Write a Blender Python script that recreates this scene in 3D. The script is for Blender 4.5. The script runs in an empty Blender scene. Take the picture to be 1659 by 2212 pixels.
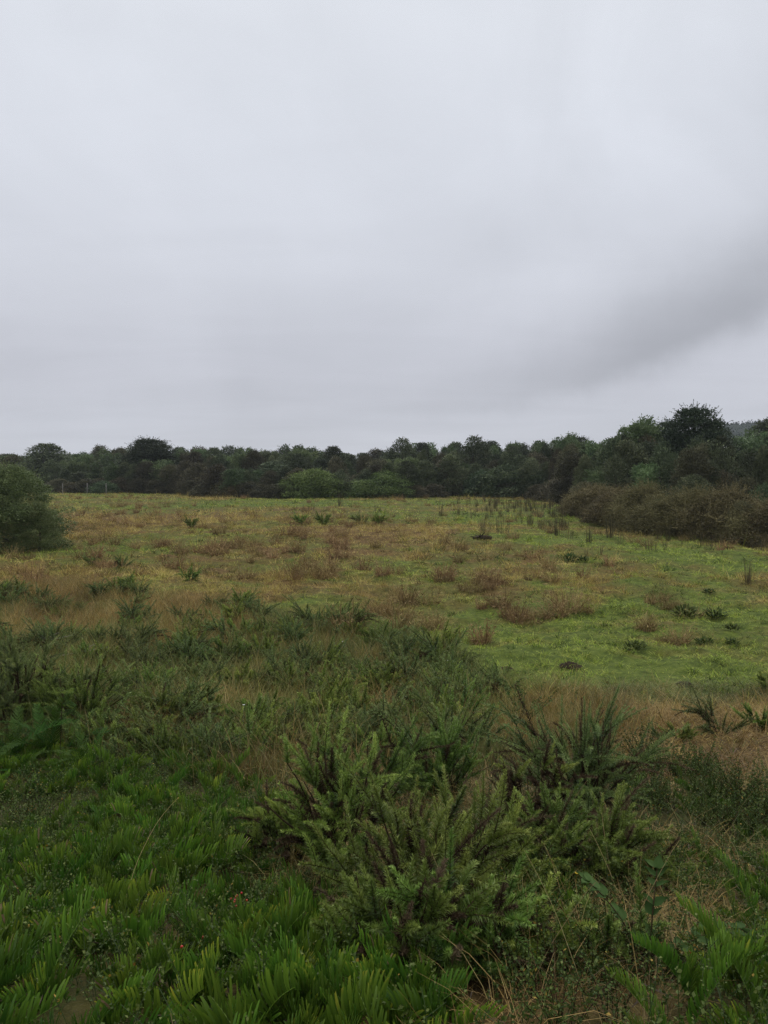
import bpy, math
import numpy as np

rng = np.random.default_rng(11)
SC = bpy.context.scene
COL = SC.collection
R = math.radians

# ------------------------------------------------------------------ camera model (used to plan where things stand)
W0, H0, F, HZ, CAMZ = 1659.0, 2212.0, 1660.0, 1010.0, 1.65
PITCH = math.atan((H0 / 2 - HZ) / F)
CP, SP = math.cos(PITCH), math.sin(PITCH)

# ------------------------------------------------------------------ noise
def _hash(ix, iy, seed):
    h = (ix.astype(np.int64) * 374761393 + iy.astype(np.int64) * 668265263 + seed * 1442695041) & 0xFFFFFFFF
    h = ((h ^ (h >> 13)) * 1274126177) & 0xFFFFFFFF
    h = h ^ (h >> 16)
    return (h & 0xFFFFFF) / float(0xFFFFFF)

def vnoise(x, y, seed=0):
    x = np.asarray(x, float); y = np.asarray(y, float)
    ix = np.floor(x); iy = np.floor(y)
    fx = x - ix; fy = y - iy
    ux = fx * fx * (3 - 2 * fx); uy = fy * fy * (3 - 2 * fy)
    ix = ix.astype(np.int64); iy = iy.astype(np.int64)
    a = _hash(ix, iy, seed); b = _hash(ix + 1, iy, seed)
    c = _hash(ix, iy + 1, seed); d = _hash(ix + 1, iy + 1, seed)
    return (a * (1 - ux) + b * ux) * (1 - uy) + (c * (1 - ux) + d * ux) * uy

def fbm(x, y, seed=0, octs=3):
    s = 0.0; a = 0.5; t = 0.0
    for o in range(octs):
        s = s + a * vnoise(x * 2 ** o + 17.3 * o, y * 2 ** o - 9.1 * o, seed + o); t += a; a *= 0.5
    return s / t

def sstep(a, b, x):
    t = np.clip((x - a) / (b - a), 0, 1)
    return t * t * (3 - 2 * t)

# ------------------------------------------------------------------ terrain
_PY = np.array([-50, 0, 1.5, 2.5, 4.0, 6.0, 8.0, 11.0, 14.0, 20.0, 400.0])
_PZ = np.array([0.0, 0, -.05, -.22, -.75, -1.2, -1.5, -1.78, -1.85, -1.85, -1.85])

def hgt(x, y):
    x = np.asarray(x, float); y = np.asarray(y, float)
    z = np.interp(y, _PY, _PZ)
    far = sstep(9, 14, y)
    z = z + (fbm(x * .35, y * .35, 5, 2) - .5) * .22 * sstep(2.5, 6, y)
    z = z + (vnoise(x * .05, y * .05, 9) - .5) * .35 * far
    hum = (fbm(x * 1.5, y * 1.5, 21, 3) - .5) * .26 * far * (1 - .5 * sstep(30, 90, y))
    return z + hum

def proj(x, y, z):
    dz = z - CAMZ
    fwd = y * CP - dz * SP
    up = y * SP + dz * CP
    fwd = np.maximum(fwd, 1e-3)
    return W0 / 2 + F * x / fwd, H0 / 2 - F * up / fwd

def ray(px, py):
    a = (px - W0 / 2) / F; b = -(py - H0 / 2) / F
    d = np.array([a, CP + b * SP, -SP + b * CP])
    return d

def at(px, py):
    """ground point seen at a pixel of the plan"""
    d = ray(px, py)
    t = 1.0
    for i in range(4000):
        p = d * t
        if CAMZ + p[2] <= float(hgt(p[0], p[1])):
            break
        t += .02 + t * .002
    return d[0] * t, d[1] * t

def top_z(py, dist):
    d = ray(W0 / 2, py)
    return CAMZ + d[2] / d[1] * dist

def px_x(px, dist):
    return (px - W0 / 2) / F * dist * 1.0 / 1.0

def inpoly(px, py, poly):
    ins = np.zeros(px.shape, bool)
    n = len(poly)
    for i in range(n):
        x1, y1 = poly[i]; x2, y2 = poly[(i + 1) % n]
        c = ((y1 > py) != (y2 > py)) & (px < (x2 - x1) * (py - y1) / ((y2 - y1) + 1e-9) + x1)
        ins ^= c
    return ins

# ------------------------------------------------------------------ mesh helpers
def norm(v):
    return v / np.maximum(np.linalg.norm(v, axis=-1, keepdims=True), 1e-9)

class Geo:
    def __init__(self):
        self.V = []; self.Fs = []; self.T = []; self.D = []; self.n = 0
    def add(self, V, Fc, tint=.5, dry=0.):
        V = np.asarray(V, np.float32).reshape(-1, 3)
        Fc = np.asarray(Fc, np.int64).reshape(-1, 3)
        k = len(V)
        t = np.empty(k, np.float32); t[:] = tint
        d = np.empty(k, np.float32); d[:] = dry
        self.V.append(V); self.Fs.append(Fc + self.n); self.T.append(t); self.D.append(d); self.n += k
        return self
    def mesh(self, name, mat, smooth=False):
        V = np.concatenate(self.V); Fc = np.concatenate(self.Fs).astype(np.int32)
        me = bpy.data.meshes.new(name)
        me.vertices.add(len(V)); me.vertices.foreach_set('co', V.ravel())
        me.loops.add(Fc.size); me.loops.foreach_set('vertex_index', Fc.ravel())
        me.polygons.add(len(Fc))
        me.polygons.foreach_set('loop_start', np.arange(0, Fc.size, 3, dtype=np.int32))
        me.polygons.foreach_set('loop_total', np.full(len(Fc), 3, np.int32))
        a = me.attributes.new('tint', 'FLOAT', 'POINT'); a.data.foreach_set('value', np.concatenate(self.T))
        a = me.attributes.new('dry', 'FLOAT', 'POINT'); a.data.foreach_set('value', np.concatenate(self.D))
        me.update(calc_edges=True); me.validate()
        if smooth:
            me.polygons.foreach_set('use_smooth', np.ones(len(me.polygons), bool))
        me.materials.append(mat)
        return me

def link(name, me, parent=None, loc=None):
    o = bpy.data.objects.new(name, me)
    COL.objects.link(o)
    if parent is not None: o.parent = parent
    if loc is not None: o.location = loc
    return o

def tag(o, label=None, cat=None, group=None, kind=None):
    if label: o['label'] = label
    if cat: o['category'] = cat
    if group: o['group'] = group
    if kind: o['kind'] = kind
    return o

def strips(P, side, w):
    """ribbons along P (N,K,3), half to each side"""
    P = np.asarray(P, float); N, K, _ = P.shape
    side = np.asarray(side, float)
    if side.ndim == 2: side = side[:, None, :]
    h = (side * (w[:, :, None] * .5))
    V = np.stack([P - h, P + h], 2).reshape(N * K * 2, 3)
    b = (np.arange(N) * K * 2)[:, None] + (np.arange(K - 1) * 2)[None, :]
    b = b.ravel()
    Fc = np.concatenate([np.stack([b, b + 1, b + 3], 1), np.stack([b, b + 3, b + 2], 1)])
    return V, Fc

def rep(t, k):
    return np.repeat(np.asarray(t, np.float32), k)

def spikes(B, D, side, L, w):
    """thin triangles from base B along D"""
    h = side * (w * .5)[:, None]
    V = np.stack([B - h, B + h, B + D * L[:, None]], 1).reshape(-1, 3)
    Fc = np.arange(len(B) * 3).reshape(-1, 3)
    return V, Fc

def leaf4(P, ax, nr, L, w, fold=.15):
    s = norm(np.cross(ax, nr))
    m = P + ax * (L * .45)[:, None] + nr * (L * fold)[:, None]
    V = np.stack([P, m + s * (w * .5)[:, None], P + ax * L[:, None], m - s * (w * .5)[:, None]], 1).reshape(-1, 3)
    b = np.arange(len(P)) * 4
    Fc = np.concatenate([np.stack([b, b + 1, b + 2], 1), np.stack([b, b + 2, b + 3], 1)])
    return V, Fc

def arcs(base, d0, L, droop, K, wig=0., rg=None):
    """curves from base: start direction d0, bending to the ground by droop"""
    N = len(base)
    P = np.empty((N, K, 3)); P[:, 0] = base
    d = d0.copy(); step = (L / (K - 1))[:, None]
    g = np.array([0, 0, -1.])
    for k in range(1, K):
        d = d + g * (droop[:, None] / (K - 1))
        if wig and rg is not None: d = d + rg.normal(0, wig, (N, 3))
        d = norm(d)
        P[:, k] = P[:, k - 1] + d * step
    return P

def tubes(P, rad, sides=6):
    P = np.asarray(P, float); N, K, _ = P.shape
    T = np.gradient(P, axis=1); T = norm(T)
    ref = np.where(np.abs(T[..., 2:3]) > .9, np.array([1., 0, 0]), np.array([0, 0, 1.]))
    a = norm(np.cross(T, ref)); b = np.cross(T, a)
    an = np.arange(sides) / sides * 2 * math.pi
    V = P[:, :, None, :] + rad[:, :, None, None] * (a[:, :, None, :] * np.cos(an)[None, None, :, None] + b[:, :, None, :] * np.sin(an)[None, None, :, None])
    V = V.reshape(-1, 3)
    i = np.arange(N)[:, None, None] * K * sides + np.arange(K - 1)[None, :, None] * sides
    j = np.arange(sides)[None, None, :]; j2 = (j + 1) % sides
    p = (i + j).ravel(); q = (i + j2).ravel(); r = (i + sides + j2).ravel(); s = (i + sides + j).ravel()
    return V, np.concatenate([np.stack([p, q, r], 1), np.stack([p, r, s], 1)])

def hdir(ph):
    return np.stack([np.cos(ph), np.sin(ph), np.zeros_like(ph)], 1)

def perp(D, rg):
    r = rg.normal(0, 1, D.shape)
    return norm(np.cross(D, r))

# ------------------------------------------------------------------ materials
def srgb(*c):
    return tuple(((v / 255) / 12.92 if v / 255 <= .04045 else ((v / 255 + .055) / 1.055) ** 2.4) for v in c) + (1,)

def nodes(m):
    m.use_nodes = True
    nt = m.node_tree; nt.nodes.clear()
    def N(t, **k):
        n = nt.nodes.new(t)
        for a, b in k.items(): setattr(n, a, b)
        return n
    return nt, N

def ramp(nt, N, fac, stops):
    r = N('ShaderNodeValToRGB')
    e = r.color_ramp.elements
    while len(e) < len(stops): e.new(.5)
    for i, (p, c) in enumerate(stops):
        e[i].position = p; e[i].color = c if len(c) == 4 else tuple(c) + (1,)
    nt.links.new(fac, r.inputs[0])
    return r.outputs[0]

def leaf_mat(name, green, drycols=None, rough=.5, trans=.25, var=.25, spec=.4, patch=None):
    """foliage: colour from the leaf's own tone (tint), from its dryness, and a little from the plant it belongs to"""
    m = bpy.data.materials.new(name)
    nt, N = nodes(m)
    L = nt.links.new
    at_ = N('ShaderNodeAttribute', attribute_name='tint')
    col = ramp(nt, N, at_.outputs['Fac'], green)
    if drycols:
        dc = ramp(nt, N, at_.outputs['Fac'], drycols)
        ad = N('ShaderNodeAttribute', attribute_name='dry')
        mx = N('ShaderNodeMix', data_type='RGBA')
        L(ad.outputs['Fac'], mx.inputs[0]); L(col, mx.inputs[6]); L(dc, mx.inputs[7])
        col = mx.outputs[2]
    oi = N('ShaderNodeObjectInfo')
    mr = N('ShaderNodeMapRange'); mr.inputs[3].default_value = 1 - var; mr.inputs[4].default_value = 1 + var
    L(oi.outputs['Random'], mr.inputs[0])
    hs = N('ShaderNodeHueSaturation')
    L(mr.outputs[0], hs.inputs['Value']); L(col, hs.inputs['Color'])
    mh = N('ShaderNodeMapRange'); mh.inputs[3].default_value = .5 - .02; mh.inputs[4].default_value = .5 + .02
    ml = N('ShaderNodeMath', operation='FRACT'); mm = N('ShaderNodeMath', operation='MULTIPLY'); mm.inputs[1].default_value = 7.31
    L(oi.outputs['Random'], mm.inputs[0]); L(mm.outputs[0], ml.inputs[0]); L(ml.outputs[0], mh.inputs[0])
    L(mh.outputs[0], hs.inputs['Hue'])
    col = hs.outputs[0]
    p = N('ShaderNodeBsdfPrincipled')
    p.inputs['Roughness'].default_value = rough
    p.inputs['Specular IOR Level'].default_value = spec
    L(col, p.inputs['Base Color'])
    out = N('ShaderNodeOutputMaterial')
    if trans > 0:
        tr = N('ShaderNodeBsdfTranslucent'); L(col, tr.inputs['Color'])
        mx = N('ShaderNodeMixShader'); mx.inputs[0].default_value = trans
        L(p.outputs[0], mx.inputs[1]); L(tr.outputs[0], mx.inputs[2]); L(mx.outputs[0], out.inputs[0])
    else:
        L(p.outputs[0], out.inputs[0])
    return m

def plain_mat(name, c1, c2, scale=8, rough=.85):
    m = bpy.data.materials.new(name); nt, N = nodes(m); L = nt.links.new
    tc = N('ShaderNodeTexCoord'); nz = N('ShaderNodeTexNoise'); nz.inputs['Scale'].default_value = scale; nz.inputs['Detail'].default_value = 6
    L(tc.outputs['Object'], nz.inputs['Vector'])
    col = ramp(nt, N, nz.outputs['Fac'], [(.3, c1), (.7, c2)])
    p = N('ShaderNodeBsdfPrincipled'); p.inputs['Roughness'].default_value = rough; p.inputs['Specular IOR Level'].default_value = .1
    L(col, p.inputs['Base Color'])
    bp = N('ShaderNodeBump'); bp.inputs['Strength'].default_value = .4; bp.inputs['Distance'].default_value = .02
    L(nz.outputs['Fac'], bp.inputs['Height']); L(bp.outputs[0], p.inputs['Normal'])
    out = N('ShaderNodeOutputMaterial'); L(p.outputs[0], out.inputs[0])
    return m

def c(r, g, b): return (r, g, b, 1)

M = {}
M['field_grass'] = leaf_mat('field_grass', [(0, c(.03, .058, .008)), (.22, c(.105, .175, .016)), (.5, c(.285, .37, .036)), (1, c(.42, .48, .08))],
                            [(0, c(.07, .04, .013)), (.22, c(.23, .14, .04)), (.5, c(.49, .33, .108)), (1, c(.64, .48, .19))], rough=.7, trans=.2, var=0, spec=.2)
M['long_grass'] = leaf_mat('long_grass', [(0, c(.05, .08, .016)), (.5, c(.14, .18, .04)), (1, c(.25, .275, .08))],
                           [(0, c(.14, .08, .028)), (.5, c(.40, .25, .078)), (1, c(.55, .40, .16))], rough=.6, trans=.2, var=0)
M['gorse'] = leaf_mat('gorse', [(0, c(.04, .075, .013)), (.5, c(.14, .215, .033)), (1, c(.33, .42, .09))], rough=.5, trans=.15, var=.22)
M['gorse_blue'] = leaf_mat('gorse_blue', [(0, c(.045, .075, .020)), (.5, c(.14, .20, .054)), (1, c(.27, .33, .10))], rough=.5, trans=.15, var=.22)
M['gorse_dead'] = leaf_mat('gorse_dead', [(0, c(.022, .016, .009)), (.5, c(.07, .05, .027)), (1, c(.15, .115, .065))], rough=.9, trans=.05, var=.1, spec=.05)
M['stem'] = leaf_mat('stem', [(0, c(.02, .014, .009)), (1, c(.06, .04, .022))], rough=.9, trans=0, var=.2, spec=.05)
M['bark'] = leaf_mat('bark', [(0, c(.03, .024, .018)), (1, c(.10, .085, .065))], rough=.9, trans=0, var=.25)
M['tussock'] = leaf_mat('tussock', [(0, c(.08, .052, .02)), (.5, c(.26, .178, .08)), (1, c(.48, .36, .175))], rough=.85, trans=.15, var=.25, spec=.1)
M['rush'] = leaf_mat('rush', [(0, c(.03, .035, .012)), (.5, c(.08, .07, .028)), (1, c(.19, .14, .06))], rough=.6, trans=.05, var=.25)
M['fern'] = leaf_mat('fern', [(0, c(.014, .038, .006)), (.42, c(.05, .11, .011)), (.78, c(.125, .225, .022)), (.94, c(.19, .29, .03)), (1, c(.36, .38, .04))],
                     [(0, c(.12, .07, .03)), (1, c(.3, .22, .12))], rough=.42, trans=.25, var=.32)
M['fern_dark'] = leaf_mat('fern_dark', [(0, c(.014, .038, .007)), (.5, c(.035, .085, .012)), (1, c(.075, .14, .022))], rough=.6, trans=.25, var=.2, spec=.1)
M['fern_yellow'] = leaf_mat('fern_yellow', [(0, c(.25, .22, .02)), (1, c(.55, .43, .03))], rough=.5, trans=.25, var=.1)
M['bracken'] = leaf_mat('bracken', [(0, c(.035, .08, .014)), (.6, c(.07, .125, .024)), (1, c(.24, .26, .04))], rough=.8, trans=.3, var=.15, spec=.1)
M['small_leaf'] = leaf_mat('small_leaf', [(0, c(.02, .045, .009)), (.6, c(.06, .105, .02)), (1, c(.15, .20, .05))],
                           [(0, c(.16, .09, .02)), (1, c(.4, .3, .05))], rough=.5, trans=.2, var=.2, spec=.2)
M['broad_leaf'] = leaf_mat('broad_leaf', [(0, c(.04, .085, .02)), (1, c(.10, .165, .045))], rough=.7, trans=.3, var=.1, spec=.12)
M['litter'] = leaf_mat('litter', [(0, c(.05, .036, .026)), (.6, c(.12, .09, .06)), (1, c(.34, .3, .24))], rough=.8, trans=.05, var=0)
M['berry'] = leaf_mat('berry', [(0, c(.36, .02, .015)), (1, c(.5, .04, .02))], rough=.4, trans=0, var=0)
M['white_petal'] = leaf_mat('white_petal', [(0, c(.6, .6, .54)), (1, c(.8, .8, .74))], rough=.6, trans=.2, var=0)
M['yellow_petal'] = leaf_mat('yellow_petal', [(0, c(.7, .5, .02)), (1, c(.8, .6, .04))], rough=.6, trans=.2, var=0)
# tree crowns
M['crown_dark'] = leaf_mat('crown_dark', [(0, c(.028, .038, .018)), (.6, c(.075, .094, .044)), (1, c(.14, .165, .082))], rough=.5, trans=.12, var=.42, spec=.15)
M['crown_brownish'] = leaf_mat('crown_brownish', [(0, c(.036, .035, .018)), (.6, c(.085, .08, .042)), (1, c(.15, .14, .078))], rough=.55, trans=.12, var=.4, spec=.15)
M['crown_light'] = leaf_mat('crown_light', [(0, c(.05, .078, .03)), (.6, c(.12, .17, .068)), (1, c(.215, .275, .12))], rough=.42, trans=.18, var=.42, spec=.15)
M['crown_layer'] = leaf_mat('crown_layer', [(0, c(.022, .036, .018)), (.6, c(.045, .062, .03)), (1, c(.08, .10, .05))], rough=.55, trans=.12, var=.2, spec=.15)
M['shrub_bright'] = leaf_mat('shrub_bright', [(0, c(.06, .095, .025)), (.6, c(.15, .21, .055)), (1, c(.27, .34, .11))], rough=.5, trans=.2, var=.12, spec=.15)
M['shrub_mid'] = leaf_mat('shrub_mid', [(0, c(.035, .06, .026)), (.6, c(.08, .12, .054)), (1, c(.15, .195, .09))], rough=.45, trans=.2, var=.15, spec=.15)
M['shrub_brown'] = leaf_mat('shrub_brown', [(0, c(.05, .044, .02)), (.5, c(.125, .108, .046)), (1, c(.22, .19, .09))], rough=.65, trans=.12, var=.18, spec=.15)
M['shrub_tan'] = leaf_mat('shrub_tan', [(0, c(.08, .07, .03)), (.5, c(.14, .12, .05)), (1, c(.2, .18, .08))], rough=.7, trans=.12, var=.15, spec=.15)
M['shrub_fresh'] = leaf_mat('shrub_fresh', [(0, c(.05, .085, .026)), (.6, c(.115, .175, .05)), (1, c(.21, .275, .09))], rough=.5, trans=.2, var=.12, spec=.15)
M['bush_leaf'] = leaf_mat('bush_leaf', [(0, c(.05, .075, .024)), (.6, c(.125, .17, .06)), (1, c(.22, .265, .11))], rough=.5, trans=.2, var=.12, spec=.2)
M['far_wood'] = leaf_mat('far_wood', [(0, c(.02, .028, .018)), (1, c(.05, .062, .04))], rough=.9, trans=0, var=0, spec=.02)
M['weed'] = leaf_mat('weed', [(0, c(.025, .045, .01)), (1, c(.08, .11, .025))], rough=.7, trans=.2, var=.2, spec=.1)
M['post'] = plain_mat('post', c(.10, .095, .085), c(.22, .21, .19), 14)
M['log'] = plain_mat('log', c(.03, .022, .014), c(.08, .062, .042), 9)
M['soil_heap'] = plain_mat('soil_heap', c(.012, .008, .005), c(.05, .034, .02), 18)
M['deadwood'] = plain_mat('deadwood', c(.2, .18, .15), c(.38, .35, .3), 16)

# ------------------------------------------------------------------ how dry the sward is, and zones of the plan
def P(*pts): return list(pts)
SCRUB = P((-700, 1290), (0, 1275), (170, 1255), (400, 1290), (640, 1330), (900, 1370), (1010, 1430), (1080, 1470), (1250, 1500),
          (1420, 1560), (1330, 1640), (1000, 1700), (600, 1720), (400, 1680), (300, 1660), (150, 1640), (0, 1600), (-700, 1600))
FERNS = P((-900, 1700), (0, 1620), (130, 1610), (230, 1660), (330, 1645), (400, 1630), (500, 1670), (590, 1760), (560, 1900), (700, 1985), (775, 2040), (830, 2075),
          (1000, 2130), (1000, 2500), (-900, 2500))
FERNS_R = P((1085, 1905), (1130, 1860), (1330, 1890), (1360, 1960), (1250, 1985), (1100, 1960))
FERNS_RB = P((1500, 2110), (1560, 2080), (1590, 1990), (1659, 1900), (2200, 1880), (2200, 2500), (1470, 2500), (1440, 2170))
FERNS_RM = P((1340, 1830), (1420, 1815), (1560, 1845), (1720, 1870), (2100, 1880), (2100, 1960), (1560, 1960), (1440, 1900))
DARKR = P((1330, 1640), (1420, 1625), (1500, 1650), (1600, 1720), (1700, 1760), (2100, 1790), (2100, 1850), (1700, 1850), (1500, 1790), (1380, 1790), (1330, 1720))
STRAW_R = P((1380, 1580), (1480, 1570), (1700, 1575), (2200, 1580), (2200, 1790), (1700, 1750), (1600, 1700), (1500, 1640), (1400, 1620))
STRAW_B = P((930, 2120), (1080, 2040), (1330, 2040), (1400, 2150), (1420, 2500), (960, 2500))

_blobs = []
def blob(px, py, rx, ry, a):
    x, y = at(px, py); _blobs.append((x, y, rx, ry, a))
# + dry, - green
for b in [(840, 1150, 5.5, 3, .5), (920, 1140, 6, 3, .4), (650, 1200, 5, 2.5, .15), (250, 1130, 14, 9, .35), (350, 1110, 14, 8, .15), (160, 1140, 10, 8, .3),
          (700, 1260, 2.6, 1.6, .4), (560, 1290, 2.2, 1.2, .25), (850, 1300, 2.5, 1.5, .2), (760, 1160, 4, 3, .25), (1000, 1200, 4, 2.4, .2), (1300, 1260, 3, 1.4, .12),
          (1180, 1290, 2.5, 1.2, .3), (1000, 1280, 2, 1.2, .25), (560, 1150, 6, 4, .25), (100, 1340, 1.6, 1.2, .45), (300, 1330, 1.5, .9, .1),
          (1300, 1445, 3.2, 1.5, -.65), (1500, 1470, 2.8, 1.4, -.55), (1150, 1420, 1.5, 1.1, -.55), (1100, 1360, 2, 1.3, -.3), (1450, 1380, 3, 2, -.3), (1600, 1420, 2.5, 2, -.25),
          (900, 1085, 22, 8, -.35), (1100, 1110, 10, 8, -.35), (1350, 1170, 7, 4, -.5), (1550, 1210, 6, 3.5, -.4), (1500, 1270, 5, 2, -.25), (1250, 1190, 4, 3, -.1),
          (550, 1095, 16, 5, -.12), (480, 1260, 2.2, 1.2, -.35), (560, 1215, 2.5, 1.2, -.3), (1400, 1320, 4, 2, -.3), (1620, 1320, 4, 3, -.25),
          (1560, 1660, 1.5, 1.6, .6), (1440, 1600, .8, .8, .55), (1650, 1620, 1.5, 1.2, .3), (240, 1600, .75, .7, .75), (260, 1530, .6, .8, .6), (560, 1500, .7, .5, .35), (1400, 1560, .9, .6, .5),
          (1200, 1560, 1, .6, .3), (1470, 1830, .4, .25, .7), (1080, 2130, .3, .25, .3), (1250, 2150, .3, .25, .2), (360, 1640, .7, .5, -.5), (480, 1620, .8, .6, -.4), (80, 1620, 1, .7, -.6)]:
    blob(*b)

def dryness(x, y):
    n = fbm(x * .16, y * .16, 31, 3) * .75 + fbm(x * .9, y * .9, 41, 2) * .55 + vnoise(x * 3.1, y * 3.1, 51) * .25
    n = (n - .775) * 1.9 + .52
    for bx, by, rx, ry, a in _blobs:
        n = n + a * np.exp(-(((x - bx) / rx) ** 2 + ((y - by) / ry) ** 2))
    return np.clip(n, 0, 1)

def wedge(n, y0, y1, margin=2.0, slope=.66, power=1.0):
    """ground points spread evenly over the visible wedge (and a margin beside it)"""
    u = rng.random(n * 2)
    y = y0 + (y1 - y0) * u
    keep = rng.random(len(y)) < (slope * y + margin) / (slope * y1 + margin)
    y = y[keep][:n]
    x = (rng.random(len(y)) * 2 - 1) * (slope * y + margin)
    return x, y

# field edge: distance at which the wood begins, by the column of the plan
_EX = np.array([-900, -300, 0, 150, 400, 450, 620, 900, 1000, 1200, 1245, 1300, 1400, 1500, 1659, 1900, 2400])
_ED = np.array([112, 112, 110, 107, 101, 93, 86, 86, 95, 85, 66, 49, 43, 39, 36, 33, 30.])
def edge_y(px): return np.interp(px, _EX, _ED)

# ------------------------------------------------------------------ ground sheet
def build_ground():
    rad = [.15]
    while rad[-1] < 880:
        r_ = rad[-1]
        k = 1.05 if r_ < 1.2 else (1.0085 if r_ < 110 else 1.12)
        rad.append(r_ * k)
    rad = np.array(rad)
    fine = np.arange(-46, 46.01, .22)
    coarse = np.arange(46 + 4, 360 - 46, 4.0)
    ang = np.radians(np.concatenate([fine, coarse]))
    A, Rr = len(ang), len(rad)
    x = np.sin(ang)[None, :] * rad[:, None]; y = np.cos(ang)[None, :] * rad[:, None]
    z = hgt(x, y)
    V = np.stack([x, y, z], 2).reshape(-1, 3)
    V = np.concatenate([V, [[0, 0, float(hgt(0., 0.))]]])
    i = np.arange(Rr - 1)[:, None] * A; j = np.arange(A)[None, :]; j2 = (j + 1) % A
    p = (i + j).ravel(); q = (i + j2).ravel(); r_ = (i + A + j2).ravel(); s = (i + A + j).ravel()
    Fc = np.concatenate([np.stack([p, r_, q], 1), np.stack([p, s, r_], 1)])
    j = np.arange(A); cap = np.stack([np.full(A, len(V) - 1), j, (j + 1) % A], 1)
    Fc = np.concatenate([Fc, cap])
    g = Geo(); d = dryness(V[:, 0], V[:, 1])
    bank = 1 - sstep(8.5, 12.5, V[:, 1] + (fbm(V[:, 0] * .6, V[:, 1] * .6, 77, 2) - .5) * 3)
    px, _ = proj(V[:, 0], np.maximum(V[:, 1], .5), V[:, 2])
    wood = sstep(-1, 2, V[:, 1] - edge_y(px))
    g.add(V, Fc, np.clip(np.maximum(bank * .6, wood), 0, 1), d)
    m = bpy.data.materials.new('meadow_ground'); nt, N = nodes(m); L = nt.links.new
    dr = N('ShaderNodeAttribute', attribute_name='dry'); so = N('ShaderNodeAttribute', attribute_name='tint')
    tc = N('ShaderNodeTexCoord')
    n1 = N('ShaderNodeTexNoise'); n1.inputs['Scale'].default_value = 5; n1.inputs['Detail'].default_value = 8; n1.inputs['Roughness'].default_value = .7
    L(tc.outputs['Object'], n1.inputs['Vector'])
    n2 = N('ShaderNodeTexNoise'); n2.inputs['Scale'].default_value = 40; n2.inputs['Detail'].default_value = 5
    L(tc.outputs['Object'], n2.inputs['Vector'])
    green = ramp(nt, N, n1.outputs['Fac'], [(.3, c(.03, .045, .008)), (.5, c(.085, .115, .02)), (.7, c(.15, .18, .035))])  # green and dry ground colours darkened to stand for shade between tufts
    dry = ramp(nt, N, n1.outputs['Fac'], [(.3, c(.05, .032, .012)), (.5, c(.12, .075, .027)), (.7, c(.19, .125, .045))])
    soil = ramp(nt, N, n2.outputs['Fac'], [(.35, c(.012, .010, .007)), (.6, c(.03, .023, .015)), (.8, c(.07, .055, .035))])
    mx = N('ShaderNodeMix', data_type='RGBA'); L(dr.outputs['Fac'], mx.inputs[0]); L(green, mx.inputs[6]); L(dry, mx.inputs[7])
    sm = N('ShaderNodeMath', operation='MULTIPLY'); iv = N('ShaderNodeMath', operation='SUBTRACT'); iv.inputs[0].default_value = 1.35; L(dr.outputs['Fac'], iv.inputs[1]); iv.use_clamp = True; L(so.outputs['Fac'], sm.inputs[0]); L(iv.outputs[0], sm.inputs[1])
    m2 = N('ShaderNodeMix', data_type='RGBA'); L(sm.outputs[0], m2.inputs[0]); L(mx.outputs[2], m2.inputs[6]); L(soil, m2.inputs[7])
    p = N('ShaderNodeBsdfPrincipled'); p.inputs['Roughness'].default_value = .9; p.inputs['Specular IOR Level'].default_value = .1
    L(m2.outputs[2], p.inputs['Base Color'])
    bp = N('ShaderNodeBump'); bp.inputs['Strength'].default_value = .6; bp.inputs['Distance'].default_value = .05
    L(n2.outputs['Fac'], bp.inputs['Height']); L(bp.outputs[0], p.inputs['Normal'])
    out = N('ShaderNodeOutputMaterial'); L(p.outputs[0], out.inputs[0])
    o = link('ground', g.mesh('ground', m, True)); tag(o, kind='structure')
build_ground()

# ------------------------------------------------------------------ sward
def grass_tufts(g, x, y, nb, rad, length, width, spread, droop, dry=None, tintc=.5, K=3, dry_noise=.22, lj=.35):
    n = len(x)
    if dry is None: dry = dryness(x, y)
    tt = np.clip(tintc + (fbm(x * .5, y * .5, 61, 2) - .5) * .7 + (fbm(x * 2.4, y * 2.4, 63, 2) - .5) * .7 + rng.normal(0, .14, n), 0, 1)
    dt = np.clip(dry + rng.normal(0, dry_noise, n), 0, 1)
    sc = rng.uniform(.65, 1.35, n)
    ti = np.repeat(np.arange(n), nb); N_ = len(ti)
    a = rng.random(N_) * 2 * math.pi; r = rad * np.sqrt(rng.random(N_)) * sc[ti]
    bx = x[ti] + np.cos(a) * r; by = y[ti] + np.sin(a) * r
    base = np.stack([bx, by, hgt(bx, by) - .01], 1)
    a2 = a + rng.normal(0, .7, N_)
    sp = spread * rng.uniform(.3, 1.3, N_)
    d0 = norm(np.stack([np.cos(a2) * sp, np.sin(a2) * sp, np.ones(N_)], 1))
    Ln = np.asarray(length) * sc[ti] * (1 + rng.normal(0, lj, N_)).clip(.35, 1.9)
    Pc = arcs(base, d0, Ln, droop * rng.uniform(.5, 1.5, N_), K)
    side = hdir(rng.random(N_) * 2 * math.pi)
    wk = np.linspace(1, .15, K)[None, :] * (np.broadcast_to(np.asarray(width, float), (n,))[ti] * sc[ti] * rng.uniform(.7, 1.3, N_))[:, None]
    V, Fc = strips(Pc, side, wk)
    g.add(V, Fc, rep(np.clip(tt[ti] + rng.normal(0, .14, N_), 0, 1), K * 2), rep(np.clip(dt[ti] + rng.normal(0, .12, N_), 0, 1), K * 2))

def visible_field(x, y):
    px, py = proj(x, y, hgt(x, y))
    return y < edge_y(px) + 3

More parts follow.
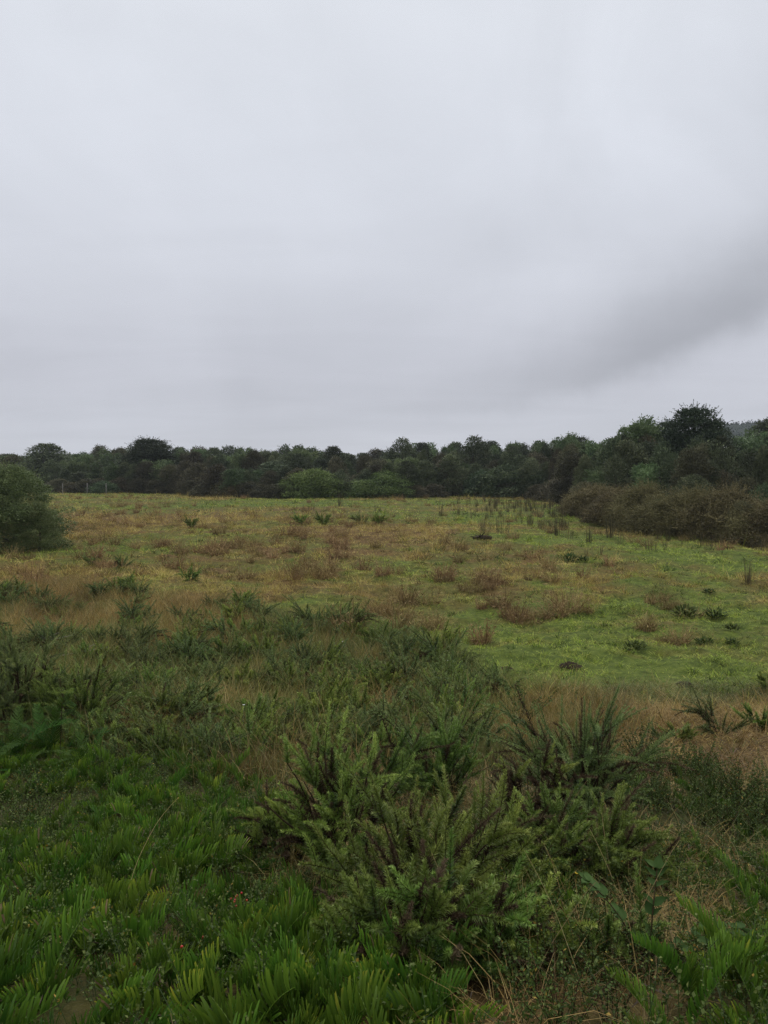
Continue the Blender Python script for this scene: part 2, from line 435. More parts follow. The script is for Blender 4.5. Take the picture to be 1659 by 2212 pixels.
def build_grass():
    g = Geo()
    # cropped, mossy sward: many low tufts near, coarser ones beyond
    for (n, y0, y1, nb, rad, ln, wd, fq) in [(40000, 8.5, 26, 12, .075, .10, .0095, 3.2), (46000, 24, 52, 9, .12, .14, .017, 2.2), (40000, 50, 114, 7, .26, .2, .036, 1.1)]:
        x, y = wedge(n, y0, y1, 3)
        px, py = proj(x, y, hgt(x, y))
        k = visible_field(x, y) & ~(inpoly(px, py, SCRUB) & (rng.random(len(x)) < .7))
        # turf in clumps; the gaps show ground coloured dark to imitate shadowed creases
        k &= rng.random(len(x)) < .28 + .72 * sstep(.36, .54, fbm(x * fq, y * fq * .75, 71, 2))
        x, y = x[k], y[k]
        grass_tufts(g, x, y, nb, rad, ln, wd, 1.0, 1.7)
        cl = fbm(x * 1.1, y * 1.1, 73, 2)
        k = (cl > .52) & (rng.random(len(x)) < .6)
        grass_tufts(g, x[k], y[k], nb + 6, rad * .9, ln * 1.35, wd, .8, 1.6, tintc=.56)
        # small dark tufts, dotted everywhere; their dark tint also paints in hummock shading
        k = (rng.random(len(x)) < .11) & (fbm(x * .7, y * .7, 78, 2) > .42)
        grass_tufts(g, x[k], y[k], nb + 10, rad * .8, ln * 1.25, wd * 1.1, .7, 1.2, tintc=.02, dry=np.clip(dryness(x[k], y[k]) * .8 + rng.normal(0, .25, k.sum()), 0, 1), dry_noise=.1)
        # taller bleached grass where the tussocks stand
        dd = dryness(x, y); k = (dd > .55) & (fbm(x * .9, y * .9, 75, 2) > .52) & (rng.random(len(x)) < .3)
        grass_tufts(g, x[k], y[k], nb, rad * 1.3, ln * 2.3, wd * .8, .5, 1.0, tintc=.48, dry=np.clip(dd[k] + .3, 0, 1))
    o = link('grass', g.mesh('grass', M['field_grass'])); tag(o, 'cropped green and tan meadow grass covering the field', 'grass', kind='stuff')

    g = Geo()
    # long rank grass among the gorse and on the bank
    x, y = wedge(19000, 3.0, 24, 1.5)
    px, py = proj(x, y, hgt(x, y))
    k = inpoly(px, py, SCRUB)
    grass_tufts(g, x[k], y[k], 15, .12, .33, .0065, .45, 1.0, dry=np.clip(dryness(x[k], y[k]) * .75 + (fbm(x[k] * 1.2, y[k] * 1.2, 79, 2) - .5) * .9 + .1, 0, 1), tintc=.45, K=4)
    x, y = wedge(15000, 2.0, 13, 1.2)
    px, py = proj(x, y, hgt(x, y))
    k = ((py > 1480) & ~inpoly(px, py, FERNS) & ~inpoly(px, py, FERNS_RB) & ~inpoly(px, py, DARKR) & ~inpoly(px, py, SCRUB)) 
    k &= ~inpoly(px, py, FERNS_RM) | (rng.random(len(x)) < .25)
    k &= ~inpoly(px, py, STRAW_B) | (rng.random(len(x)) < .95)
    k &= ~inpoly(px, py, STRAW_R) | (rng.random(len(x)) < .4)
    grass_tufts(g, x[k], y[k], 16, .08, .2, .005 * np.clip(y[k] / 4.5, .55, 1.3), .8, 1.3, dry=np.clip(dryness(x[k], y[k]) + .05, 0, 1), tintc=.38, K=4)
    # greener rank grass on the strip above the ferns
    x, y = wedge(9000, 4.2, 10, .8)
    px, py = proj(x, y, hgt(x, y))
    k = (px < 640) & (py > 1520) & (py < 1715) & (rng.random(len(x)) < 1 - .6 * dryness(x, y)) & (rng.random(len(x)) < np.clip((1760 - py) / 90, 0, 1))
    grass_tufts(g, x[k], y[k], 16, .10, np.clip((1730 - py[k]) / 600, .09, .24)[np.repeat(np.arange(k.sum()), 16)], .0055, .6, 1.1, dry=np.clip(dryness(x[k], y[k]) * .5 - .05 + rng.normal(0, .2, k.sum()), 0, 1), tintc=.42, K=4)
    # fine tangled dead thatch
    x, y = wedge(26000, 2.0, 14, 1.2)
    px, py = proj(x, y, hgt(x, y))
    dd = dryness(x, y)
    k = ((dd > .55) & (py > 1440)) | inpoly(px, py, STRAW_R) | inpoly(px, py, STRAW_B)
    k &= ~inpoly(px, py, FERNS) & ~(inpoly(px, py, STRAW_B) & (rng.random(len(x)) < .35))
    grass_tufts(g, x[k], y[k], 14, .09, .13, .0042 * np.clip(y[k] / 4.5, .5, 1.3), 2.2, 1.6, dry=np.clip(rng.normal(.82, .16, k.sum()), 0, 1), tintc=np.clip(.1 + .05 * y[k], .15, .45), K=4)
    o = link('long_grass', g.mesh('long_grass', M['long_grass'])); tag(o, 'rank grass and rust coloured thatch between the gorse bushes', 'grass', kind='stuff')
build_grass()

# ------------------------------------------------------------------ dry tussocks in the field (copies share a few meshes)
def tussock_mesh(seed, n=85, h=.42, rad=.16, lean=.55):
    rg = np.random.default_rng(seed); g = Geo()
    a = rg.random(n) * 2 * math.pi; r = rad * np.sqrt(rg.random(n))
    base = np.stack([np.cos(a) * r, np.sin(a) * r * .8, np.full(n, -.02)], 1)
    sp = lean * rg.uniform(.1, 1.3, n); a2 = a + rg.normal(0, .5, n)
    d0 = norm(np.stack([np.cos(a2) * sp, np.sin(a2) * sp, np.ones(n)], 1))
    L = h * rg.uniform(.45, 1.25, n)
    Pc = arcs(base, d0, L, rg.uniform(.1, 1.1, n), 5, .06, rg)
    w = np.array([1, .95, .8, .6, .25])[None, :] * rg.uniform(.006, .011, n)[:, None]
    t = np.clip(rg.normal(.5, .22, n), 0, 1)
    V, Fc = strips(Pc, hdir(rg.random(n) * 6.28), w); g.add(V, Fc, rep(t, 10))
    # side twigs with dead leaf scraps
    m = int(n * 2.5); i = rg.integers(0, n, m); k = rg.integers(1, 5, m)
    B = Pc[i, k]; D = norm(rg.normal(0, 1, (m, 3)) + np.array([0, 0, .5]))
    V, Fc = spikes(B, D, perp(D, rg), rg.uniform(.03, .09, m), rg.uniform(.008, .02, m)); g.add(V, Fc, rep(np.clip(t[i] + rg.normal(0, .2, m), 0, 1), 3))
    # skirt of collapsed leaves
    m = n; a = rg.random(m) * 6.28
    B = np.stack([np.cos(a) * rad * .4, np.sin(a) * rad * .4, np.full(m, .02)], 1)
    d0 = norm(np.stack([np.cos(a), np.sin(a), rg.uniform(.3, 1.2, m)], 1))
    Pc = arcs(B, d0, rg.uniform(.12, .3, m), np.full(m, 1.6), 4); w = np.array([1, .9, .6, .2])[None, :] * .012 * np.ones((m, 1))
    V, Fc = strips(Pc, perp(d0, rg), w); g.add(V, Fc, rep(np.clip(rg.normal(.35, .2, m), 0, 1), 8))
    return g.mesh('tussock', M['tussock'])
TUSS = [tussock_mesh(100 + i, n=int(60 + 10 * i), h=.36 + .05 * (i % 3), rad=.13 + .05 * (i % 4), lean=.45 + .2 * (i % 3)) for i in range(7)]
TANGLE = [tussock_mesh(140 + i, n=50, h=.6, rad=.3, lean=1.3) for i in range(3)]

def put(name, me, x, y, s=1., rz=None, parent=None, sz=None, sink=0.):
    o = link(name, me)
    o.location = (x, y, float(hgt(x, y)) - sink)
    o.rotation_euler = (0, 0, rng.random() * 6.28 if rz is None else rz)
    o.scale = (s, s, s if sz is None else sz)
    return o

hand = [  # px, py of the foot, size, label
    (880, 1302, 1.6, 'tallest brown dead tussock in the middle of the field, wiry stems on top'),
    (1195, 1335, 1.3, 'wide tan dead tussock left of the thorny stems on the right'),
    (1222, 1322, 1.5, 'brown tussock with dark arching bramble stems standing above it'),
    (1110, 1335, 1.3, 'reddish brown tussock left of a wide tan one near the bare green patch'),
    (862, 1362, 1.3, 'red brown tussock standing at the edge of the gorse thicket'),
    (750, 1362, 1.4, 'pale tan tussock just behind the tall gorse spikes'),
    (935, 1358, 1.1, 'small rusty tussock beside the green turf behind the gorse'),
    (1040, 1390, 1.4, 'broad tan tussock alone on the green turf'),
    (1392, 1358, 1.1, 'lone round brown tussock in the green right half of the field'),
    (1470, 1388, .9, 'ragged brown tussock between two dark green clumps'),
    (1418, 1300, .9, 'slanting red brown tussock trailing across the turf'),
    (1440, 1318, .9, 'lower brown tussock at the tail of the slanting red brown one'),
    (472, 1200, 1.5, 'tall pinkish brown tussock in a bunch left of centre'),
    (733, 1185, 1.6, 'domed grey brown tussock with a fan of stems'),
    (648, 1195, 1.4, 'upright pinkish tussock between the two bunches'),
    (705, 1245, 1.4, 'straggly grey brown tussock on green grass'),
    (985, 1182, 1.2, 'small domed tussock near the orange patch'),
    (1060, 1262, 1.6, 'broad pale tussock row end right of centre'),
    (960, 1252, 1.5, 'tan tussock left of the broad pale one'),
    (1192, 1258, 1.4, 'wiry tan tussock with long arching stems'),
    (820, 1330, 1.3, 'upright tan tussock beside the tallest brown one'),
    (1050, 1258, 1.2, 'thin reddish tussock behind the broad pale one'),
]
for i, (px, py, s, lab) in enumerate(hand):
    x, y = at(px, py)
    tag(put('dry_tussock', TUSS[i % 7], x, y, s * 1.05), lab, 'tussock', 'dead brown tussocks in the field')
    for k in range(2):   # companions that make each clump uneven
        xx, yy = x + rng.normal(0, .3) * s, y + rng.normal(0, .25) * s
        tag(put('dry_tussock', TUSS[rng.integers(7)], xx, yy, s * rng.uniform(.5, .85)), 'small dead tussock leaning against a taller brown one', 'tussock', 'small tussocks beside the tall ones')
for px, py, s, lab in [(1225, 1322, 1.2, 'bare arching bramble tangle rising from a brown tussock'), (1150, 1345, 1.0, 'low bare bramble tangle beside the wide tan tussock'),
                       (860, 1340, 1.3, 'thorny tangle of bare stems at the gorse edge'), (1500, 1330, 1.1, 'bare stems sticking out of a dark green clump')]:
    x, y = at(px, py); tag(put('bramble_tangle', TANGLE[rng.integers(3)], x, y, s), lab, 'bramble', 'bare bramble tangles')

def tuss_weight(x, y, px, py):
    w = np.full(len(x), .05)
    w += .9 * np.exp(-(((px - 560) / 260) ** 2 + ((py - 1180) / 45) ** 2))
    w += .55 * np.exp(-(((px - 260) / 170) ** 2 + ((py - 1140) / 50) ** 2))
    w += .6 * np.exp(-(((px - 800) / 260) ** 2 + ((py - 1215) / 50) ** 2))
    w += .6 * np.exp(-(((px - 700) / 230) ** 2 + ((py - 1130) / 16) ** 2))
    w += .45 * np.exp(-(((px - 250) / 200) ** 2 + ((py - 1265) / 40) ** 2))
    w += .25 * np.exp(-(((px - 1230) / 120) ** 2 + ((py - 1240) / 60) ** 2))
    w *= sstep(.42, .6, fbm(x * .5, y * .5, 83, 2)) * 1.6
    return w * (~inpoly(px, py, SCRUB))
x, y = wedge(9000, 12, 92, 0, .60)
px, py = proj(x, y, hgt(x, y))
k = (rng.random(len(x)) < tuss_weight(x, y, px, py) * np.clip(38 / y, .5, 1.4) * .5) & visible_field(x, y) & (px > -80) & (px < 1740)
x, y, px, py = x[k][:235], y[k][:235], px[k][:235], py[k][:235]
for a, b, p_ in zip(x, y, px):
    lab, gr = (('one of many knee high pinkish brown tussocks in the left of the field', 'dead tussocks on the left of the field') if p_ < 560 else
               ('one of many knee high grey brown tussocks in the middle of the field', 'dead tussocks in the middle of the field') if p_ < 1080 else
               ('one of the scattered brown tussocks on the greener right of the field', 'dead tussocks on the right of the field'))
    tag(put('dry_tussock', TUSS[rng.integers(7)], a, b, rng.uniform(.7, 1.45)), lab, 'tussock', gr)

# ------------------------------------------------------------------ rushes
def rush_mesh(seed, n, h, rad):
    rg = np.random.default_rng(seed); g = Geo()
    a = rg.random(n) * 6.28; r = rad * np.sqrt(rg.random(n))
    base = np.stack([np.cos(a) * r, np.sin(a) * r, np.full(n, -.03)], 1)
    sp = rg.uniform(0, .16, n)
    d0 = norm(np.stack([np.cos(a) * sp, np.sin(a) * sp, np.ones(n)], 1))
    Pc = arcs(base, d0, h * rg.uniform(.35, 1.2, n), rg.uniform(0, .2, n), 4, .02, rg)
    w = np.array([1, 1, .8, .3])[None, :] * rg.uniform(.010, .017, n)[:, None]
    V, Fc = strips(Pc, hdir(rg.random(n) * 6.28), w); t = np.clip(rg.normal(.5, .25, n), 0, 1)
    g.add(V, Fc, rep(t, 8))
    return g.mesh('rush', M['rush'])
RUSH = [rush_mesh(200 + i, (26, 44, 12, 34)[i], (.85, 1.0, .8, .9)[i], (.10, .18, .05, .34)[i]) for i in range(4)]
hand = [(1615, 1262, .9, 'lone dark rush clump at the right edge of the field'), (1318, 1162, 1.1, 'broad rush clump under the brown shrubs'),
        (1200, 1152, 1.25, 'largest dark rush clump at the end of the brown shrubs'), (1085, 1150, 1.1, 'tan rush clump nearest the middle of the field'),
        (1043, 1150, 1.0, 'narrow tan rush clump left of the tan pair'), (735, 1095, 1.3, 'dark tuft alone on the far green strip'),
        (655, 1102, 1.0, 'small upright rush on the far green strip left of the dark tuft'), (672, 1103, .9, 'second small rush beside the upright one on the far green strip'),
        (1560, 1180, .9, 'rush clump in front of the dark gap under the brown shrubs'), (1422, 1165, .8, 'small tan rush below the middle brown shrub'),
        (1500, 1172, .8, 'upright brown rush before the right brown shrub'), (1648, 1188, 1.0, 'rust coloured rush below the last brown shrub')]
for i, (px, py, s, lab) in enumerate(hand):
    x, y = at(px, py); tag(put('rush_clump', RUSH[i % 4], x, y, s), lab, 'rush', 'rush clumps')
n = 0
x, y = wedge(6000, 30, 85, 0, .6); px, py = proj(x, y, hgt(x, y))
w = .9 * np.exp(-(((px - 1110) / 95) ** 2 + ((py - 1105) / 22) ** 2)) + .9 * np.exp(-(((px - 1185) / 55) ** 2 + ((py - 1125) / 25) ** 2)) + .12 * np.exp(-(((px - 1420) / 200) ** 2 + ((py - 1180) / 22) ** 2)) + .012
w[px < 880] = 0
k = (rng.random(len(x)) < w * .65) & visible_field(x, y) & (px < 1740)
x, y = x[k][:210], y[k][:210]; px = px[k][:210]
for a, b, p_ in zip(x, y, px):
    tag(put('rush_clump', RUSH[rng.integers(4)], a, b, rng.uniform(.4, .95)),
        'one of many thin upright rushes in the wet grass by the brown shrubs' if p_ > 980 else 'one of the few thin rushes on the far green strip', 'rush',
        'rushes in the wet corner' if p_ > 980 else 'rushes on the far strip')

# ------------------------------------------------------------------ gorse
def gorse_mesh(seed, h, rad, nshoot, shoot, spines, slen, swid, mat='gorse', dead=0., arch=.5, upr=1.0, branches=12, hollow=.25):
    """a bush of spiny shoots: returns (stems mesh, green mesh, dead mesh or None)"""
    rg = np.random.default_rng(seed)
    gs, gg, gd = Geo(), Geo(), Geo()
    a = rg.random(branches) * 6.28; sp = rg.uniform(.15, 1.0, branches) * rad / h * 1.25
    d0 = norm(np.stack([np.cos(a) * sp, np.sin(a) * sp, np.full(branches, upr)], 1))
    L = h * rg.uniform(.55, .95, branches)
    Pb = arcs(np.stack([np.cos(a) * .05 * rad, np.sin(a) * .05 * rad, np.full(branches, -.05)], 1), d0, L, rg.uniform(.0, .5, branches), 7, .1, rg)
    V, Fc = tubes(Pb, np.linspace(1, .35, 7)[None, :] * (h * .012) * np.ones((branches, 1)), 5); gs.add(V, Fc, .4)
    i = rg.integers(0, branches, nshoot)
    u = rg.uniform(hollow, 1, nshoot) ** .7 * 5.99; k = u.astype(int); f = (u - k)[:, None]
    B = Pb[i, k] * (1 - f) + Pb[i, k + 1] * f
    out = norm(B * np.array([1, 1, .25]) + 1e-6)
    D0 = norm(out * rg.uniform(.3, 1.2, (nshoot, 1)) + np.array([0, 0, 1.]) * rg.uniform(.3, 1.2, (nshoot, 1)) * upr + rg.normal(0, .35, (nshoot, 3)))
    SL = shoot * rg.uniform(.55, 1.35, nshoot)
    KS = 7
    Ps = arcs(B, D0, SL, arch * rg.uniform(-.2, 1.6, nshoot), KS, .05, rg)
    V, Fc = tubes(Ps, np.linspace(1, .3, KS)[None, :] * swid * .8 * np.ones((nshoot, 1)), 3); gs.add(V, Fc, .7)
    tone = np.clip(rg.normal(.5, .16, nshoot), 0, 1)
    hz = B[:, 2] / h
    isdead = rg.random(nshoot) < dead * np.clip(1.5 - 1.6 * hz, 0, 1)
    m = nshoot * spines
    si = np.repeat(np.arange(nshoot), spines); s = rg.random(m)
    uu = s * (KS - 1.001); kk = uu.astype(int); ff = (uu - kk)[:, None]
    C = Ps[si, kk] * (1 - ff) + Ps[si, kk + 1] * ff
    T = norm(Ps[si, kk + 1] - Ps[si, kk])
    rd = perp(T, rg)
    D = norm(rd * rg.uniform(.8, 1.2, (m, 1)) + T * (.3 + .6 * s[:, None]) + np.array([0, 0, .15]))
    ln = slen * (1.2 - .75 * s ** 1.5) * rg.uniform(.6, 1.35, m)
    V, Fc = spikes(C, D, perp(D, rg), ln, swid * rg.uniform(.7, 1.3, m))
    t = np.clip(tone[si] + .55 * (s - .45) + rg.normal(0, .1, m), 0, 1)
    V = V.reshape(-1, 3, 3)
    dk = isdead[si]
    for sel, gg_ in ((~dk, gg), (dk, gd)):
        c_ = int(sel.sum())
        if c_: gg_.add(V[sel].reshape(-1, 3), np.arange(c_ * 3).reshape(-1, 3), rep(t[sel], 3))
    st = gs.mesh('stems', M['stem']); gr = gg.mesh('foliage', M[mat]) if gg.n else None
    de = gd.mesh('dead_foliage', M['gorse_dead']) if gd.n else None
    return st, gr, de

def put_gorse(ms, x, y, s, label, group=None, rz=None, sz=None, name='gorse_bush'):
    e = link(name, None); e.empty_display_size = .1
    e.location = (x, y, float(hgt(x, y))); e.rotation_euler = (0, 0, rng.random() * 6.28 if rz is None else rz)
    e.scale = (s, s, s if sz is None else sz)
    tag(e, label, 'gorse', group)
    for n_, me in zip(('stems', 'foliage', 'dead_foliage'), ms):
        if me is not None: link(n_, me, e)
    return e

# small spiky plants that make the thicket behind the bank
GS = [gorse_mesh(300 + i, h=.42, rad=.34, nshoot=(30, 36, 24, 40, 30)[i], shoot=(.26, .3, .38, .22, .32)[i], spines=150, slen=.042, swid=.0095,
                 mat=('gorse_blue', 'gorse', 'gorse_blue', 'gorse', 'gorse_blue')[i], arch=(.5, .7, 1.0, .4, .8)[i], branches=9, hollow=.1, dead=.05) for i in range(5)]
x, y = wedge(4200, 6, 22, 1.0, .62); px, py = proj(x, y, hgt(x, y))
k = inpoly(px, py, SCRUB) & (px > -90) & (px < 1740)
dens = sstep(.36, .56, fbm(x * .55, y * .55, 91, 2)) * (1 - .85 * sstep(.55, .8, dryness(x, y)))
dens *= np.where(px > 1050, .22, 1.0)
k &= rng.random(len(x)) < dens * .75
x, y, px, py = x[k], y[k], px[k], py[k]
kept = []
for a, b, p_, q_ in zip(x, y, px, py):
    if len(kept) >= 270: break
    if all((a - u) ** 2 + (b - v) ** 2 > .17 ** 2 for u, v in kept):
        kept.append((a, b))
        if p_ < 420: lab, gr = 'one of the bluish gorse plants in the left of the thicket', 'gorse plants in the left of the thicket'
        elif p_ < 1000: lab, gr = 'one of the bluish gorse plants in the thicket behind the big bush', 'gorse plants in the middle of the thicket'
        else: lab, gr = 'one of the sparse gorse plants in straw grass behind the right bush', 'gorse plants in the straw grass'
        put_gorse(GS[rng.integers(5)], a, b, rng.uniform(.7, 1.3), lab, gr)
for i, (px, py, s, lab) in enumerate([
        (958, 1440, 1.5, 'dark arching gorse plant at the corner of the green turf'), (680, 1360, 1.5, 'tall gorse spikes rising at the back edge of the thicket'),
        (410, 1252, 1.1, 'small dark gorse bush alone on the green left of the field'), (415, 1140, 1.6, 'dark green gorse bush far in the left of the field'),
        (700, 1135, 1.9, 'low dark gorse mound in the middle of the far field'), (650, 1132, 1.7, 'gorse mound left of the low dark one in the far field'),
        (780, 1132, 1.8, 'gorse mound right of the low dark one in the far field'), (820, 1130, 1.6, 'last gorse mound at the right end of the far row'),
        (265, 1225, 1.1, 'gorse sprig on the left of the field behind the thicket'), (200, 1222, 1.1, 'gorse sprig beside the leafy bush in the left of the field'),
        (1555, 1590, .95, 'spiky gorse plant with long shoots in the straw at the right'), (1640, 1575, .85, 'gorse plant half cut by the right edge above the straw'),
        (1468, 1602, .62, 'small low gorse plant left of the long shooted one'), (1430, 1605, .5, 'smallest gorse sprig in the straw at the right'),
        (1655, 1490, .75, 'dark gorse plant on the turf by the right edge'), (300, 1350, 1.2, 'arching gorse plant above the rusty patch'), (560, 1345, 1.3, 'long shooted gorse plant behind the thicket on the left')]):
    x, y = at(px, py); put_gorse(GS[(2, 2, 1, 3, 3, 3, 0, 3, 2, 0, 2, 3, 3, 0, 3, 2, 4)[i]], x, y, s, lab)

# the big bushes on the bank
big = [  # px,py foot, h, rad, shoots, shoot length, label, mat, dead, seed
    (910, 2030, .78, .55, 300, .30, 'big bright gorse bush in the middle of the bank, spiny shoots to the right', 'gorse', .12, 401),
    (725, 1900, .95, .38, 220, .26, 'tall gorse bush with a bare brown hollow at its foot', 'gorse', .4, 402),
    (800, 1770, .85, .45, 230, .26, 'gorse bush behind the tall hollow one', 'gorse', .2, 403),
    (965, 1720, .62, .5, 180, .3, 'gorse bush with long leaning shoots behind the big bright one', 'gorse', .15, 404),
    (1040, 1930, .55, .45, 180, .28, 'gorse bush spreading right of the big bright one', 'gorse', .15, 405),
    (860, 2120, .55, .34, 150, .2, 'low gorse bush hanging over the ferns at the front', 'gorse', .25, 406),
    (1000, 2110, .5, .3, 120, .2, 'thin yellowish gorse bush at the edge of the straw', 'gorse', .2, 407),
    (1255, 1760, .95, .62, 260, .4, 'blue green gorse bush with tall feathery shoots on the right', 'gorse_blue', .25, 408),
    (1150, 1790, .62, .45, 200, .22, 'mostly dead brown gorse bush beside the blue green one', 'gorse', 1.0, 409),
    (1290, 1900, .55, .48, 240, .26, 'light green gorse bush leaning right below the blue green one', 'gorse', .15, 410),
    (1190, 1900, .5, .4, 170, .24, 'gorse bush in front of the dead brown one', 'gorse', .3, 411),
    (40, 1580, 1.45, .95, 520, .3, 'dark gorse bush at the left edge above the ferns', 'gorse_blue', .2, 412),
    (185, 1575, .98, .62, 270, .42, 'gorse bush with long arching shoots right of the left edge one', 'gorse', .15, 413),
    (350, 1570, .5, .4, 140, .3, 'gorse bush arching over the rust coloured patch', 'gorse', .1, 414),
    (1130, 2080, .35, .3, 90, .2, 'straggly small gorse bush over the straw at the front', 'gorse', .2, 415),
    (1330, 2090, .32, .22, 60, .22, 'dark sprawling gorse sprig left of the broad leaved plant', 'gorse', .2, 416),
    (630, 1860, .6, .3, 90, .2, 'thin gorse bush standing in grass beside the hollow one', 'gorse', .3, 417),
]
for (px, py, h, rad, ns, sl, lab, mat, dead, seed) in big:
    x, y = at(px, py)
    h, rad = h * .95, rad * .9
    ms = gorse_mesh(seed, h, rad, int(ns * .72), sl, 300, .033, .0050, mat, dead, arch=.55, branches=26, hollow=.12 if dead < .9 else 0., upr=.9)
    put_gorse(ms, x, y, 1.0, lab)

def scatter_min(n, cand, dmin):
    out = []
    for a, b in cand:
        if len(out) >= n: break
        if all((a - u) ** 2 + (b - v) ** 2 > dmin ** 2 for u, v in out): out.append((a, b))
    return out

# a lone dark seedling bush in the straw
def sprig_mesh(seed, h, n, leaf, rad=.2, name='leafy_sprig', mat='small_leaf', dens=40, drop=.3):
    rg = np.random.default_rng(seed); g = Geo(); gs = Geo()
    a = rg.random(n) * 6.28; sp = rg.uniform(.1, 1.1, n) * rad / h
    d0 = norm(np.stack([np.cos(a) * sp, np.sin(a) * sp, np.ones(n)], 1))
    Ps = arcs(np.stack([np.cos(a) * .03, np.sin(a) * .03, np.full(n, -.02)], 1), d0, h * rg.uniform(.5, 1.1, n), rg.uniform(0, drop * 2, n), 6, .12, rg)
    V, Fc = tubes(Ps, np.linspace(1, .4, 6)[None, :] * .003 * np.ones((n, 1)), 3); gs.add(V, Fc, .5)
    m = n * dens; i = rg.integers(0, n, m); u = rg.uniform(.12, 1, m) * 4.99; k = u.astype(int); f = (u - k)[:, None]
    C = Ps[i, k] * (1 - f) + Ps[i, k + 1] * f; T = norm(Ps[i, k + 1] - Ps[i, k])
    D = norm(perp(T, rg) + T * .5); nr = norm(np.cross(D, perp(D, rg)) + np.array([0, 0, .8]))
    V, Fc = leaf4(C, D, nr, leaf * rg.uniform(.6, 1.3, m), leaf * .55 * rg.uniform(.7, 1.2, m), .1)
    g.add(V, Fc, rep(np.clip(.35 + .3 * u / 5 + rg.normal(0, .18, m), 0, 1), 4), rep((rg.random(m) < .03).astype(float), 4))
    return gs.mesh('stems', M['stem']), g.mesh('leaves', M[mat])
SPR = [sprig_mesh(500 + i, .3, 16, .016, .22) for i in range(4)]
SPR2 = [sprig_mesh(510 + i, .45, 26, .022, .35) for i in range(3)]
def put_parts(name, parts, x, y, s, label, cat, group=None, sz=None, rz=None):
    if name == 'berry_shrub': rz = rng.normal(0, .3)
    e = link(name, None); e.empty_display_size = .1
    e.location = (x, y, float(hgt(x, y))); e.rotation_euler = (0, 0, rng.random() * 6.28 if rz is None else rz); e.scale = (s, s, s if sz is None else sz)
    tag(e, label, cat, group)
    for n_, me in parts: link(n_, me, e)
    return e
x, y = at(1382, 1640); put_parts('leafy_shrub', zip(('stems', 'leaves'), SPR2[0]), x, y, 1.15, 'upright dark leafy shrub at the left end of the right hand straw', 'shrub')
x, y = at(1135, 1560); put_parts('leafy_shrub', zip(('stems', 'leaves'), SPR2[1]), x, y, 1.3, 'dark rounded shrub behind the blue green gorse', 'shrub')
for px, py, s, lab in [(20, 1640, 1.0, 'pale leafy shrub at the left edge beside the dark fern'), (40, 1600, .8, 'small pale shrub over the left edge, behind the fern'),
                       (60, 1790, 1.0, 'dark leafy shrub on bare soil by the left edge'), (330, 1655, 1.0, 'glossy dark shrub under the rust coloured patch'), (240, 1690, .9, 'low shrub among the upper ferns'), (90, 1720, 1.0, 'leafy shrub in the ferns below the dark fern on the left'), (180, 1640, .9, 'rounded shrub between the dark fern and the rust patch'), (450, 1665, .9, 'leafy shrub at the top edge of the fern carpet')]:
    x, y = at(px, py); put_parts('leafy_shrub', zip(('stems', 'leaves'), SPR2[rng.integers(3)]), x, y, s, lab, 'shrub')
x, y = wedge(1500, 1.9, 5.5, .6); px, py = proj(x, y, hgt(x, y)); k = inpoly(px, py, P((1050, 1930), (1480, 1880), (1560, 1960), (1480, 2080), (1440, 2230), (1280, 2300), (1120, 2230), (1150, 2080))) & ~inpoly(px, py, P((1340, 1930), (1560, 1930), (1540, 2040), (1420, 2110), (1340, 2080)))
for a, b in scatter_min(30, zip(x[k], y[k]), .12):
    put_parts('low_shrub', zip(('stems', 'leaves'), SPR[rng.integers(4)]), a, b, rng.uniform(.6, 1.05), 'one of the small leafy shrubs around the broad leaved plant', 'shrub', 'small shrubs at the lower right')
x, y = wedge(900, 4, 9, 1.0); px, py = proj(x, y, hgt(x, y)); k = inpoly(px, py, DARKR) & (px < 1760)
for a, b in list(zip(x[k], y[k]))[:34]:
    put_parts('low_shrub', zip(('stems', 'leaves'), SPR2[rng.integers(3)]), a, b, rng.uniform(.6, .95), 'one of the low dark shrubs on the mound below the straw', 'shrub', 'low shrubs on the right mound')

